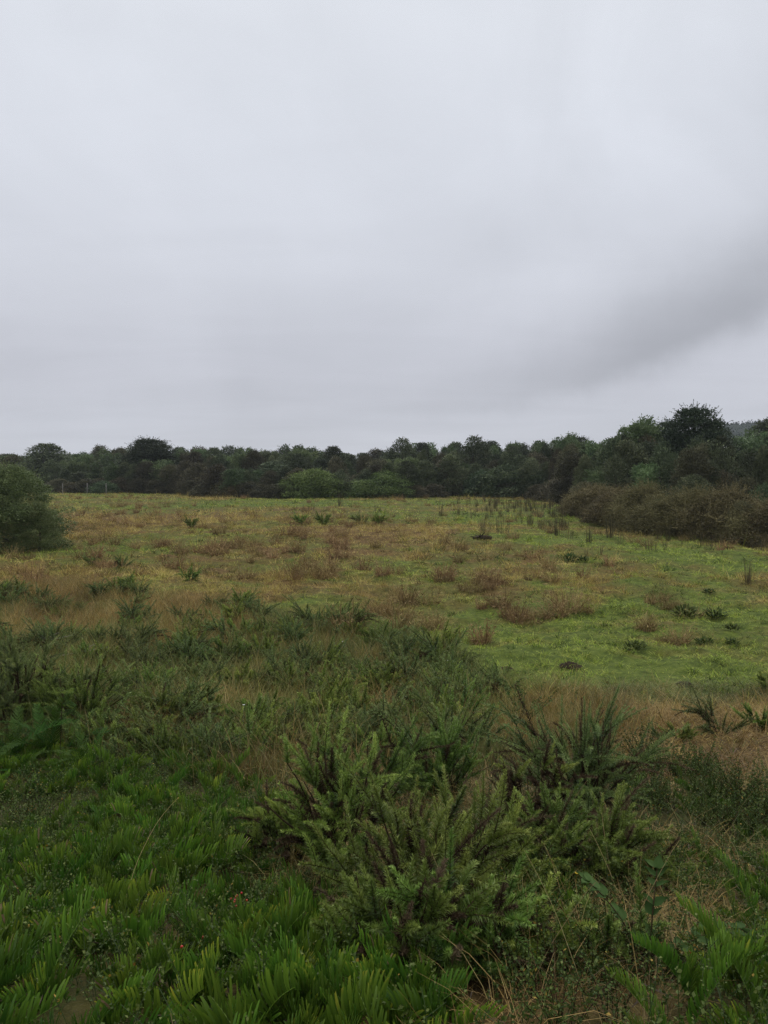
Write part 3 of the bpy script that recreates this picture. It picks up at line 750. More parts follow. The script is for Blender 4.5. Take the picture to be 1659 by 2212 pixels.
# ------------------------------------------------------------------ ferns
def frond_mesh(seed, L=.42, pairs=22, plen=.062, pw=.0095, arch=1.0, mat='fern', lift=.9, fold=.75, taper=.5):
    """a comb-like leathery frond growing along +x from the origin, leaflets folded up in a V"""
    rg = np.random.default_rng(seed); g = Geo()
    base = np.zeros((1, 3)); d0 = norm(np.array([[1., rg.normal(0, .08), lift]]))
    K = 24
    Pr = arcs(base, d0, np.array([L]), np.array([arch]), K)[0]
    T = norm(np.gradient(Pr, axis=0))
    V, Fc = tubes(Pr[None], np.linspace(.0022, .0009, K)[None], 4); g.add(V, Fc, .75)
    s = np.linspace(.16, .985, pairs)
    s = np.repeat(s, 2); sd = np.tile([1., -1.], pairs); n = len(s)
    s = np.clip(s + rg.normal(0, .006, n), 0, .999)
    u = s * (K - 1.001); k = u.astype(int); f = (u - k)[:, None]
    C = Pr[k] * (1 - f) + Pr[k + 1] * f; Tt = T[k]
    lat = norm(np.cross(Tt, np.array([0, 0, 1.]))) * sd[:, None]
    up = norm(np.cross(np.cross(Tt, np.array([0, 0, 1.])), Tt))
    fo = fold * rg.uniform(.75, 1.25, n)[:, None]
    D = norm(lat * (1 - .5 * fo) + up * fo + Tt * (.25 + .45 * s[:, None]) + np.array([0, 0, .35]) * (fo > .3) + rg.normal(0, .07, (n, 3)))
    ln = plen * np.clip(np.minimum(.45 + 2.4 * s, 1.0) * (1 - taper * np.clip((s - .45) / .55, 0, 1) ** 1.5), .12, 1) * rg.uniform(.85, 1.12, n)
    KP = 5
    cur = rg.uniform(-.25, .35, n)
    Pp = np.empty((n, KP, 3)); Pp[:, 0] = C; d = D
    for q in range(1, KP):
        d = norm(d + Tt * (.22 + cur[:, None] * .1) + up * .06)
        Pp[:, q] = Pp[:, q - 1] + d * (ln / (KP - 1))[:, None]
    w = pw * np.array([.75, 1.0, 1.05, 1.0, .62])[None, :] * np.clip(ln / plen, .5, 1)[:, None]
    sidev = norm(Tt + rg.normal(0, .12, (n, 3)))
    V, Fc = strips(Pp, sidev, w)
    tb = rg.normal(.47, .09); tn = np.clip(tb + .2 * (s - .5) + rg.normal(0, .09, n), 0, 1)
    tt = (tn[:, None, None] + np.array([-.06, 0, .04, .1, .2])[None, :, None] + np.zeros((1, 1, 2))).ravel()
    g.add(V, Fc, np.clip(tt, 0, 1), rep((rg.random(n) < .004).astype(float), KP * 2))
    return g.mesh('frond', M[mat])
FR = [frond_mesh(600 + i, L=.19 + .025 * (i % 4), pairs=12 + i % 4, plen=.074 + .009 * (i % 3), pw=.0122, arch=.5 + .25 * (i % 3), fold=.85 + .25 * (i % 3), lift=.5 + .15 * (i % 3), taper=.3) for i in range(10)]
FRD = [frond_mesh(640 + i, L=.7 + .08 * i, pairs=34, plen=.10, pw=.016, arch=1.5, mat='fern_dark', fold=.15, lift=1.3) for i in range(3)]
FRX = [frond_mesh(660 + i, L=.36 + .05 * i, pairs=27, plen=.08, pw=.0125, arch=.9, fold=.8, lift=.9, taper=.4) for i in range(3)]
FRY = [frond_mesh(680, L=.24, pairs=14, plen=.05, pw=.009, arch=1.2, mat='fern_yellow', fold=.5)]

def put_fern(x, y, frs, n, s, label, group=None, tilt=.25, name='fern', facing=None):
    e = link(name, None); e.empty_display_size = .1; e.location = (x, y, float(hgt(x, y)) - .01)
    tag(e, label, 'fern', group)
    a0 = rng.random() * 6.28
    for i in range(n):
        o = link('frond', frs[rng.integers(len(frs))], e)
        a = a0 + i * 6.283 / n + rng.normal(0, .3) if facing is None else facing + rng.normal(0, .7)
        o.rotation_euler = (rng.normal(0, .15), -max(-.2, rng.normal(tilt, .28)), a)
        q = s * rng.uniform(.7, 1.2); o.scale = (q, q, q)
        o.location = (rng.normal(0, .025), rng.normal(0, .025), 0)
    return e

# the carpet on the left and at the front
x, y = wedge(20000, 1.75, 8.7, .5, .6); px, py = proj(x, y, hgt(x, y))
rag = (fbm(x * 2.5, y * 2.5, 131, 2) - .5) * 130
k = inpoly(px, py + rag, FERNS) & (px > -140) & (vnoise(x * 2.3, y * 2.3, 133) > .27)
bx_, by_ = at(535, 2010)
k &= (np.hypot(x - bx_, y - by_) > .17) & ~((px < 150) & (py > 1750) & (py < 1830) & (rng.random(len(px)) < .8))
for a, b in scatter_min(255, zip(x[k], y[k]), .122):
    q, r_ = proj(a, b, float(hgt(a, b)))
    if r_ < 1830: lab, gr = 'one of the bright ferns in the upper part of the fern carpet on the left', 'ferns in the upper carpet'
    elif q < 420: lab, gr = 'one of the leathery ferns carpeting the lower left corner', 'ferns in the lower left corner'
    else: lab, gr = 'one of the upright comb leaved ferns below the big gorse bush', 'ferns below the big gorse'
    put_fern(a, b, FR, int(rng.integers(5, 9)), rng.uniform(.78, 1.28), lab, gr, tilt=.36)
for poly, n, dm, lab, gr, s in [(FERNS_R, 16, .11, 'one of the bright ferns between the light green gorse and the broad leaved plant', 'ferns under the right gorse', .85),
                                (FERNS_RB, 30, .12, 'one of the tall bright ferns in the lower right corner', 'ferns in the lower right corner', .78),
                                (FERNS_RM, 24, .12, 'one of the ferns among shrublets below the right straw', 'ferns on the right bank', .62),
                                (DARKR, 10, .3, 'one of the dark ferns among the low shrubs of the right mound', 'ferns on the right mound', .85)]:
    x, y = wedge(9000, 1.75, 9, .5, .62); px, py = proj(x, y, hgt(x, y)); k = inpoly(px, py, poly) & (px < 1800) & ~inpoly(px, py, P((1270, 1930), (1600, 1930), (1570, 2080), (1440, 2180), (1280, 2180)))
    for a, b in scatter_min(n, zip(x[k], y[k]), dm):
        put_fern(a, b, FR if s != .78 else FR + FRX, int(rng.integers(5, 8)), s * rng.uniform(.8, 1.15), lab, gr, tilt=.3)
for px_, py_, q_ in ((30, 1650, .95), (185, 1670, .7)):
    x, y = at(px_, py_); put_fern(x, y, FRD, 7, q_, 'dark fern with long drooping fronds beside the tall one at the left edge' if px_ < 100 else 'dark fern right of the tall one, above the bright carpet', tilt=.45)
x, y = at(110, 1640); put_fern(x, y, FRD, 8, 1.0, 'tall dark fern with drooping ladder fronds at the left edge', tilt=.5)
x, y = at(60, 1690); put_fern(x, y, FRD, 6, .55, 'dark green fern below the tall ladder fronds on the left', tilt=.5)
x, y = at(120, 1850); put_fern(x, y, FRY, 3, .8, 'bright yellow dying fern in the carpet on the left', tilt=.4)
for px_, py_ in ((700, 2180), (790, 2150), (850, 2205), (930, 2190), (640, 2205), (560, 2190), (880, 2240), (760, 2250)):
    x, y = at(px_, py_); put_fern(x, y, FR, 7, .95, 'one of the upright comb leaved ferns below the big gorse bush', 'ferns below the big gorse', tilt=.36)
x, y = at(1600, 2150); put_fern(x, y, FRX, 6, .95, 'largest bright fern in the lower right corner', tilt=.45)
x, y = at(1480, 2185); put_fern(x, y, FRX, 5, .9, 'bright fern standing before the dark hollow at the lower right', tilt=.5)

# bracken: a stalk with tiers of fronds held flat
def bracken():
    rg = np.random.default_rng(700); g = Geo(); gs = Geo()
    st = arcs(np.zeros((1, 3)), norm(np.array([[.05, .02, 1.]])), np.array([.75]), np.array([.1]), 8)[0]
    V, Fc = tubes(st[None], np.linspace(.006, .003, 8)[None], 5); gs.add(V, Fc, .9)
    for h, n, L in [(4, 2, .2), (5, 2, .19), (6, 3, .17), (7, 4, .14)]:
        for j in range(n):
            a = rg.random() * 6.28 if n < 5 else j * 1.256
            P0 = arcs(st[h][None], norm(np.array([[math.cos(a), math.sin(a), .3]])), np.array([L * rg.uniform(.8, 1.1)]), np.array([rg.uniform(-.5, 1.2)]), 12)[0]
            V, Fc = tubes(P0[None], np.linspace(.0025, .001, 12)[None], 3); gs.add(V, Fc, .8)
            T = norm(np.gradient(P0, axis=0)); s = np.repeat(np.arange(1, 12), 2); sd = np.tile([1., -1.], 11)
            lat = norm(np.cross(T[s], [0, 0, 1.])) * sd[:, None]
            ln = .095 * np.sin(np.clip(1 - s / 12.5, 0, 1) * 2.2).clip(.1)
            for q in range(len(s)):
                d = norm((lat[q] + T[s[q]] * .35)[None])[0]
                u = np.linspace(.1, 1, 6); C = P0[s[q]] + d * (u * ln[q])[:, None]
                for sg in (1, -1):
                    dd = np.repeat(norm((np.cross(d, [0, 0, 1.]) * sg + d * .5 + np.array([0, 0, .1]))[None]), 6, 0)
                    V, Fc = leaf4(C, dd, np.repeat([[0, 0, 1.]], 6, 0) + rg.normal(0, .3, (6, 3)), .020 * (1 - .6 * u), np.full(6, .005), .02)
                    g.add(V, Fc, np.clip(.35 + .4 * (h == 7) + rg.normal(0, .15), 0, 1))
    return gs.mesh('stalk', M['stem']), g.mesh('fronds_of_bracken', M['bracken'])
BR = bracken()
x, y = at(130, 1640); put_parts('bracken', (('stalk', BR[0]), ('foliage', BR[1])), x, y, .95, 'yellowish bracken held in flat tiers above the dark fern on the left', 'bracken', rz=.4)

# broad leaved plant
def broad_plant():
    rg = np.random.default_rng(710); gs = Geo(); leaves = []
    arms = [(-.35, .15, .42, 1.1), (.9, .1, .46, .9), (1.15, -.15, .5, .55), (-1.0, -.1, .36, .75), (.2, .3, .4, 1.3)]
    for ax_, ay, L, up in arms:
        P0 = arcs(np.zeros((1, 3)), norm(np.array([[ax_, ay, up]])), np.array([L]), np.array([1.0]), 12)[0]
        V, Fc = tubes(P0[None], np.linspace(.0045, .002, 12)[None], 5); gs.add(V, Fc, .9)
        T = norm(np.gradient(P0, axis=0))
        for k in (3, 4, 6, 7, 9, 10, 11):
            for sg in ((1, -1) if k < 11 else (1, -1, .2)):
                lat = np.cross(T[k], [0, 0, 1.]) * sg
                d = norm((lat * .9 + T[k] * .45 + np.array([0, 0, .1]) + rg.normal(0, .12, 3))[None])[0]
                leaves.append((P0[k], d, rg.uniform(.05, .075)))
    g = Geo()
    for p, d, L in leaves:   # cupped blade with a scalloped outline
        n_ = norm((np.array([0, 0, 1.]) - d * d[2] + rg.normal(0, .2, 3))[None])[0]; s_ = np.cross(d, n_)
        us = np.linspace(0, 1, 8); prof = np.sin(np.pi * us ** .7) * .33 * (1 + .12 * np.sin(us * 22)); prof[0] = .02; prof[-1] = .01
        mid = p + d * (us * L)[:, None] - n_ * (L * .18 * us ** 2)[:, None]
        V = []
        for sg in (-1, -.5, 0, .5, 1):
            V.append(mid + s_ * (prof * L * sg)[:, None] + n_ * (abs(sg) ** 1.5 * .12 * L))
        V = np.stack(V, 1).reshape(-1, 3); Fc = []
        for i in range(7):
            for j in range(4):
                a = i * 5 + j; Fc += [(a, a + 1, a + 6), (a, a + 6, a + 5)]
        t = np.clip(.5 + rg.normal(0, .15) + np.tile([.15, 0, .1, 0, .15], 8), 0, 1)
        g.add(V, Fc, t)
    return gs.mesh('stems', M['stem']), g.mesh('leaves', M['broad_leaf'], True)
BP = broad_plant()
x, y = at(1400, 2110); put_parts('broad_leaved_plant', (('stems', BP[0]), ('leaves', BP[1])), x, y, 1.0, 'broad leaved plant with scalloped leaves on arching stems at the lower right', 'plant', rz=.1)

# ------------------------------------------------------------------ ground cover between the ferns: small leaved sprigs and dead fern litter
def build_cover():
    g = Geo(); x, y = wedge(4200, 1.75, 7.5, .6); px, py = proj(x, y, hgt(x, y))
    k = (inpoly(px, py, FERNS) & (fbm(x * 2.2, y * 2.2, 97, 2) > .5)) | (inpoly(px, py, FERNS_RM) | inpoly(px, py, FERNS_RB)) & (rng.random(len(x)) < .8) | ((py > 1650) & (rng.random(len(x)) < .38))
    x, y = x[k], y[k]; n = len(x); nb = 3
    ti = np.repeat(np.arange(n), nb); N_ = len(ti)
    a = rng.random(N_) * 6.28; bx = x[ti] + rng.normal(0, .05, N_); by = y[ti] + rng.normal(0, .05, N_)
    base = np.stack([bx, by, hgt(bx, by)], 1); sp = rng.uniform(.1, .9, N_)
    Ps = arcs(base, norm(np.stack([np.cos(a) * sp, np.sin(a) * sp, np.ones(N_)], 1)), rng.uniform(.14, .32, N_), rng.uniform(0, .7, N_), 6, .1, rng)
    V, Fc = strips(Ps, hdir(a + 1.57), np.full((N_, 6), .0025)); g.add(V, Fc, .05)
    dens = 20; m = N_ * dens; i = np.repeat(np.arange(N_), dens); u = rng.uniform(.2, 1, m) * 4.99; kk = u.astype(int); f = (u - kk)[:, None]
    C = Ps[i, kk] * (1 - f) + Ps[i, kk + 1] * f; T = norm(Ps[i, kk + 1] - Ps[i, kk])
    D = norm(perp(T, rng) + T * .45); nr = norm(np.cross(D, perp(D, rng)) + np.array([0, 0, 1.]))
    sz = (rng.uniform(.008, .017, N_))[i]
    V, Fc = leaf4(C, D, nr, sz * rng.uniform(.8, 1.3, m), sz * .8, .12)
    g.add(V, Fc, rep(np.clip(.3 + .1 * u + rng.normal(0, .15, m), 0, 1), 4), rep((rng.random(m) < .02).astype(float), 4))
    tag(link('ground_cover', g.mesh('ground_cover', M['small_leaf'])), 'small round leaved ground cover between the ferns', 'ground cover', kind='stuff')
    g = Geo(); x, y = wedge(5200, 1.7, 9, .6); px, py = proj(x, y, hgt(x, y)); k = (py > 1600)
    x, y = x[k], y[k]; n = len(x); a = rng.random(n) * 6.28
    base = np.stack([x, y, hgt(x, y) + rng.uniform(.005, .07, n)], 1)
    Pc = arcs(base, norm(np.stack([np.cos(a), np.sin(a), rng.normal(.15, .35, n)], 1)), rng.uniform(.04, .16, n), rng.uniform(-.3, .9, n), 4, .15, rng)
    V, Fc = strips(Pc, perp(np.stack([np.cos(a), np.sin(a), a * 0], 1), rng), np.array([.8, 1, .8, .3])[None, :] * rng.uniform(.002, .007, n)[:, None])
    g.add(V, Fc, rep(np.clip(rng.beta(1.6, 3.0, n), 0, 1), 8))
    tag(link('litter', g.mesh('litter', M['litter'])), 'dead grey and brown fern litter on the bank', 'litter', kind='stuff')
build_cover()

# pale dry stalks arching over the bank
def stalk_mesh(seed):
    rg = np.random.default_rng(seed); g = Geo()
    Pc = arcs(np.zeros((1, 3)), norm(np.array([[.35 * rg.normal(), .2 * rg.normal(), 1.]])), np.array([.65]), np.array([rg.uniform(.6, 1.6)]), 12, .03, rg)
    V, Fc = tubes(Pc, np.linspace(.0018, .0008, 12)[None], 4); g.add(V, Fc, .85)
    return g.mesh('dry_stalk', M['tussock'])
STK = [stalk_mesh(720 + i) for i in range(5)]
for px, py in [(1170, 1870), (1330, 1960), (1010, 2050), (1020, 2120), (1270, 2190), (1330, 2100), (300, 1600), (480, 1610), (700, 2070), (420, 1700), (560, 1640), (1560, 1850), (1140, 2150), (1360, 2010), (600, 1560), (260, 1990), (360, 1720)]:
    x, y = at(px, py); tag(put('dry_stalk', STK[rng.integers(5)], x, y, rng.uniform(.6, 1.1)), 'one of the thin pale dead stalks arching over the bank', 'stalk', 'dry stalks on the bank')

# berries
def sphere_mesh(r, mat, name):
    g = Geo(); th = np.linspace(0, math.pi, 9); ph = np.arange(12) / 12 * 6.2832
    V = np.stack([np.sin(th)[:, None] * np.cos(ph), np.sin(th)[:, None] * np.sin(ph), np.cos(th)[:, None] + 0 * ph], 2) * r
    V[0, :, 2] *= .9
    i = np.arange(8)[:, None] * 12; j = np.arange(12)[None, :]; j2 = (j + 1) % 12
    p, q, s, t = (i + j).ravel(), (i + j2).ravel(), (i + 12 + j2).ravel(), (i + 12 + j).ravel()
    g.add(V.reshape(-1, 3), np.concatenate([np.stack([p, s, q], 1), np.stack([p, t, s], 1)]), .5)
    return g.mesh(name, M[mat], True)
BERRY = sphere_mesh(.0062, 'berry', 'berry')
x, y = at(535, 2030)
e = put_parts('berry_shrub', zip(('stems', 'leaves'), SPR[0]), x, y, .9, 'small shrub bearing a cluster of red berries among the ferns', 'shrub')
for i in range(10):
    b = link('berry', BERRY, e); b.location = (rng.normal(0, .035), -.10 + rng.normal(0, .02), .26 + rng.normal(0, .03)); b.scale = (.9, .9, .9)
for px, py, lab in [(440, 2085, 'small shrub with a single red berry left of the berry cluster'), (405, 2110, 'little shrub with one red berry low in the ferns'), (1480, 2120, 'little shrub with an orange red berry by the broad leaved plant')]:
    x, y = at(px, py); e = put_parts('berry_shrub', zip(('stems', 'leaves'), SPR[1]), x, y, .6, lab, 'shrub')
    b = link('berry', BERRY, e); b.location = (0, -.1, .26); b.scale = (1.7, 1.7, 1.7)

# flowers
def flower_mesh(mat, r, name):
    rg = np.random.default_rng(5); g = Geo(); n = 6; a = np.arange(n) / n * 6.283
    D = norm(hdir(a) + np.array([0, 0, .35])); V, Fc = leaf4(np.zeros((n, 3)), D, np.repeat([[0, 0, 1.]], n, 0), np.full(n, r), np.full(n, r * .8), .1); V = V + np.array([0, 0, .3]); g.add(V, Fc, .5)
    V, Fc = tubes(np.array([[[0, 0, -.02], [.004, 0, .15], [0, 0, .3]]]), np.full((1, 3), .0013), 3); g.add(V, Fc, .0)
    return g.mesh(name, M[mat])
WF, YF = flower_mesh('white_petal', .022, 'white_flower'), flower_mesh('yellow_petal', .025, 'yellow_flower')
for px, py in [(527, 1575), (330, 1560), (968, 1465), (868, 1480), (740, 1420)]:
    x, y = at(px, py); tag(put('white_flower', WF, x, y, 1), 'one of the tiny white flowers dotted in the gorse thicket', 'flower', 'white flowers')
for px, py, lab in [(242, 1335, 'tiny yellow flower at the back of the thicket on the left'), (1338, 1900, 'tiny yellow flower in the ferns right of the big gorse'), (1245, 1950, 'tiny yellow flower low in the ferns under the right gorse')]:
    x, y = at(px, py); tag(put('yellow_flower', YF, x, y, .55), lab, 'flower')

# dark things lying in the field
def log_mesh():
    rg = np.random.default_rng(9); g = Geo()
    Pb = np.array([[[-.7, 0, .1], [-.3, .03, .14], [.1, 0, .16], [.5, -.04, .12]]]); V, Fc = tubes(Pb, np.array([[.09, .13, .15, .1]]), 9)
    g.add(V + rg.normal(0, .012, V.shape), Fc, .5)
    for i in range(9):
        d = norm(np.array([[-.6 + rg.normal(0, .5), rg.normal(0, .6), rg.uniform(.2, 1.1)]])); P0 = arcs(np.array([[-.3 + rg.normal(0, .15), 0, .15]]), d, np.array([rg.uniform(.25, .5)]), np.array([.3]), 5, .15, rg)
        V, Fc = tubes(P0, np.array([[.06, .05, .04, .03, .012]]), 6); g.add(V, Fc, .5)
    return g.mesh('log', M['log'])
x, y = at(1045, 1166); tag(put('uprooted_stump', log_mesh(), x, y, .75, rz=.25), 'dark uprooted stump lying in the field before the rushes', 'stump')
def dock_mesh(seed):
    rg = np.random.default_rng(seed); n = 90; a = rg.random(n) * 6.28; g = Geo()
    D = norm(np.stack([np.cos(a), np.sin(a), rg.uniform(.1, 1.6, n)], 1)); q = rg.uniform(.02, .22, n); B = np.stack([np.cos(a) * q, np.sin(a) * q, rg.uniform(0, .2, n)], 1)
    V, Fc = leaf4(B, D, norm(np.array([0, 0, 1.]) + rg.normal(0, .3, (n, 3))), rg.uniform(.08, .18, n), rg.uniform(.035, .07, n), -.1); g.add(V, Fc, rep(rg.random(n), 4))
    return g.mesh('dock_plant', M['weed'])
DOCK = [dock_mesh(i) for i in range(3)]
for i, (px, py, s, lab) in enumerate([(1228, 1212, 1.5, 'dark broad leaved weed in the field below the brown shrubs'), (1258, 1214, 1.1, 'smaller dark weed touching the broad leaved one'), (1370, 1407, 1.0, 'bright dark green weed on the turf, alone'),
                                    (1480, 1332, 1.35, 'dark green weed under bare stems at the left of a clump'), (1545, 1335, 1.2, 'dark green weed at the right of the same clump'), (1580, 1362, .8, 'small dark round weed below the clump on the right'),
                                    (1520, 1392, .8, 'dark weed left of a smaller one near the right edge'), (1582, 1392, .65, 'smallest dark weed near the right edge'), (1530, 1283, .8, 'dark weed behind the clump on the right')]):
    x, y = at(px, py); tag(put('broad_weed', DOCK[i % 3], x, y, s * .9, sz=s * .7), lab, 'weed')
def heap_mesh(seed):
    rg = np.random.default_rng(seed); g = Geo(); n = 15; u = np.linspace(-1, 1, n); X, Y = np.meshgrid(u, u); r = np.hypot(X, Y)
    Z = np.clip(1 - r ** 2, 0, 1) * .5 * (.6 + .8 * rg.random(X.shape)) - .06; V = np.stack([X * (1 + .1 * rg.normal(0, 1, X.shape)), Y, Z], 2).reshape(-1, 3)
    i = np.arange(n - 1)[:, None] * n + np.arange(n - 1)[None, :]; i = i.ravel()
    Fc = np.concatenate([np.stack([i, i + 1, i + n + 1], 1), np.stack([i, i + n + 1, i + n], 1)]); keep = (r.ravel()[Fc] < 1.05).all(1)
    g.add(V, Fc[keep], .5); return g.mesh('soil_heap', M['soil_heap'])
HEAP = [heap_mesh(i) for i in range(2)]
for i, (px, py, s, lab) in enumerate([(1330, 1492, .12, 'dark molehill at the lower edge of the green turf'), (1478, 1482, .17, 'dark molehill on the right of the green turf'), (1232, 1440, .2, 'long dark scrape of soil on the left of the green turf'), (1095, 1445, .12, 'small dark molehill by the thicket')]):
    x, y = at(px, py); tag(put('molehill', HEAP[i % 2], x, y, s, sz=s * .7), lab, 'molehill')
for px, py, rz, L, lab in [(95, 1400, .5, .55, 'pale bare stick on the ground beside the left gorse'), (170, 1425, .2, .5, 'thin fallen stick behind the left gorse')]:
    x, y = at(px, py); g = Geo(); V, Fc = tubes(np.array([[[-L, 0, .05], [0, .03, .12], [L, 0, .2]]]), np.array([[.012, .01, .005]]), 6); g.add(V, Fc, .8)
    V, Fc = tubes(np.array([[[.0, .03, .12], [.15, .12, .2], [.3, .18, .24]]]), np.array([[.007, .005, .003]]), 5); g.add(V, Fc, .8)
    tag(put('fallen_stick', g.mesh('fallen_stick', M['deadwood']), x, y, 1, rz=rz), lab, 'stick')

# ------------------------------------------------------------------ trees
NH, NR = 6.0, 2.2      # size at which crowns are modelled
def crown(seed, kind, mat, nclump=95, per=100, leaf=.17, base=.05, flowers=0, rcs=1.0, spray=1.0, NH=6.0):
    rg = np.random.default_rng(seed); g = Geo(); gf = Geo()
    n = nclump
    t = rg.random(n)
    if kind == 'dome':
        el = np.clip(1 - np.abs((t - .25) / .78) ** 2.1, 0, 1) ** .6; flat = 1.0; rc = rg.uniform(.45, .85, n); up = .5; ax_up = .35
    elif kind == 'column':
        el = .85 * np.sqrt(np.clip(1 - ((t - .3) / .71) ** 2, 0, 1)) ** 1.1; flat = 1.15; rc = rg.uniform(.3, .6, n); up = .4; ax_up = .6
    elif kind == 'spires':
        ns = 9; cx = rg.uniform(-.7, .7, (ns, 2)); hh = rg.uniform(.86, 1.0, ns); si = rg.integers(0, ns, n)
        el = None; flat = 1.3; rc = rg.uniform(.42, .75, n) * (1.15 - .5 * t); up = .5; ax_up = .8
    elif kind == 'layers':
        t = np.round(t * 8) / 8 + rg.normal(0, .02, n); t = np.clip(t, 0, 1)
        el = np.clip(np.clip(1 - np.abs((t - .3) / .74) ** 2.4, 0, 1) ** .6, .12, 1); flat = .4; rc = rg.uniform(.5, .95, n); up = .55; ax_up = .1
    else:  # shrub mound
        el = np.sqrt(np.clip(1 - t ** 2, 0, 1)); flat = .8; rc = rg.uniform(.35, .7, n); up = .5; ax_up = .2
    rc = rc * rcs
    a = rg.random(n) * 6.28
    lop = 1 + .22 * np.sin(a + seed) + .15 * np.sin(2 * a + 2 * seed) + (.2 * np.sin(5 * a + t * 7 + seed) if spray > 1 else 0)
    z0 = base * NH
    if kind == 'spires':
        C = np.stack([cx[si, 0] * NR + rg.normal(0, .22, n) * (1.2 - t), cx[si, 1] * NR + rg.normal(0, .22, n) * (1.2 - t), z0 + t * hh[si] * (NH - z0 - .25)], 1)
    else:
        rr = el * NR * lop * (.55 + .45 * rg.random(n) ** .5)
        C = np.stack([np.cos(a) * (rr - rc * .5).clip(0), np.sin(a) * (rr - rc * .5).clip(0), z0 + t * (NH - z0 - .35)], 1)
    m = n * per; i = np.repeat(np.arange(n), per)
    d = norm(rg.normal(0, 1, (m, 3)) + np.array([0, 0, up]))
    sh = rg.random(m) ** .45
    Pn = C[i] + d * (rc[i] * (.35 + .75 * sh))[:, None] * np.array([1, 1, flat])
    Pn[:, 2] = np.maximum(Pn[:, 2], .05)
    out = norm(C * np.array([1, 1, .4]) - np.array([0, 0, .3 * NH]) * 0 + 1e-4)[i]
    ax = norm(perp(d, rg) * .8 + d * .5 + out * (.5 if kind == 'layers' else .2) + np.array([0, 0, 1.]) * ax_up)
    nr = norm(np.cross(ax, perp(ax, rg)) * .3 + d * .85 + np.array([0, 0, .35]))
    tone_c = rg.normal(.5, .2, n)
    t_ = np.clip(tone_c[i] + rg.normal(0, .08, m), 0, 1)
    L = leaf * rg.uniform(.6, 1.4, m)
    V, Fc = leaf4(Pn, ax, nr, L, L * rg.uniform(.4, .7, m), .08); g.add(V, Fc, rep(t_, 4))
    # twig ends that break the outline
    q = n * 10; i = rg.integers(0, n, q); d = norm(rg.normal(0, 1, (q, 3)) * np.array([1, 1, .7]) + np.array([0, 0, .75 if kind != 'layers' else .25]))
    B = C[i] + d * (rc[i] * 1.0)[:, None] * np.array([1, 1, flat]); Ls = spray * rg.uniform(.12, .34, q) * (1.25 if kind in ('layers', 'spires') else .9)
    for s in ((.25, .5, .75, 1.0) if spray <= 1 else np.linspace(.1, 1, 8)):
        dd = norm(d + rg.normal(0, .5, d.shape)); V, Fc = leaf4(B + d * (Ls * s)[:, None], dd, perp(dd, rg), np.full(q, leaf * .8), np.full(q, leaf * .4), .05); g.add(V, Fc, rep(np.clip(tone_c[i] + .15, 0, 1), 4))
    if flowers:
        k = rg.integers(0, n, flowers); k = np.repeat(k, 8); d = norm(rg.normal(0, 1, (len(k), 3)) + np.array([0, -.6, .6]))
        B = C[k] + norm(rg.normal(0, 1, (len(k), 3)) * .35 + np.repeat(norm(rg.normal(0, 1, (flowers, 3)) + np.array([0, -.5, .6])), 8, 0)) * (rc[k] * 1.08)[:, None] * np.array([1, 1, flat])
        V, Fc = leaf4(B, d, perp(d, rg), np.full(len(k), .085), np.full(len(k), .075), .1); gf.add(V, Fc, rep(rg.random(len(k)), 4))
    tr = Geo(); h0 = NH * .72; Pt = arcs(np.array([[0, 0, -.2]]), norm(np.array([[rg.normal(0, .06), rg.normal(0, .06), 1.]])), np.array([h0]), np.array([-.02]), 9, .05, rg)
    V, Fc = tubes(Pt, np.linspace(.13, .035, 9)[None], 7); tr.add(V, Fc, .5)
    nl = 12; tgt = C[rg.integers(0, n, nl)]; kk = np.clip((tgt[:, 2] / h0 * 8 * .6).astype(int), 1, 7); S_ = Pt[0, kk]
    u = np.linspace(0, 1, 6)[None, :, None]; PL = S_[:, None] * (1 - u) + tgt[:, None] * u; PL[:, :, 2] += (np.sin(u[..., 0] * math.pi) * .12)
    V, Fc = tubes(PL, np.linspace(.05, .012, 6)[None] * np.ones((nl, 1)), 5); tr.add(V, Fc, .5)
    return tr.mesh('trunk', M['bark']), g.mesh('crown', M[mat]), (gf.mesh('blossom', M['white_petal']) if flowers else None)

CR = {
    'dark': [crown(800 + i, 'dome', 'crown_dark') for i in range(4)],
    'brownish': [crown(810 + i, 'dome', 'crown_brownish', base=.05) for i in range(3)],
    'column': [crown(820 + i, 'column', 'crown_dark', base=.03) for i in range(3)],
    'light': [crown(830 + i, 'spires', 'crown_light', nclump=80, per=95, leaf=.19, base=.1) for i in range(4)],
    'layer': [crown(840 + i, 'layers', 'crown_layer', nclump=80, per=110, leaf=.16, base=.2) for i in range(2)],
    'bloom': [crown(850 + i, 'dome', 'crown_dark', base=.05, flowers=34) for i in range(2)],
    'shrub': [crown(860 + i, 'mound', 'crown_brownish', base=.0, leaf=.14, NH=3.2) for i in range(3)],
    'green_shrub': [crown(870 + i, 'mound', 'shrub_mid', base=.0, leaf=.15, NH=3.2) for i in range(2)],
    'big_layer': [crown(880, 'layers', 'crown_layer', nclump=170, per=140, leaf=.13, base=.1, spray=1.35)],
    'big_light': [crown(881, 'spires', 'crown_light', nclump=170, per=130, leaf=.15, base=.06)],
    'bright_mound': [crown(882, 'mound', 'shrub_bright', nclump=150, per=130, leaf=.12, base=0., NH=3.0)],
    'mid_mound': [crown(883, 'mound', 'shrub_fresh', nclump=150, per=130, leaf=.12, base=0., NH=3.0)],
    'tan_mound': [crown(884, 'mound', 'shrub_tan', nclump=110, per=130, leaf=.11, base=0., NH=2.4)],
    'brown_mound': [crown(885 + i, 'mound', 'shrub_brown', nclump=210, per=130, leaf=.095, base=0., rcs=.66, spray=2.5, NH=2.4) for i in range(3)],
}
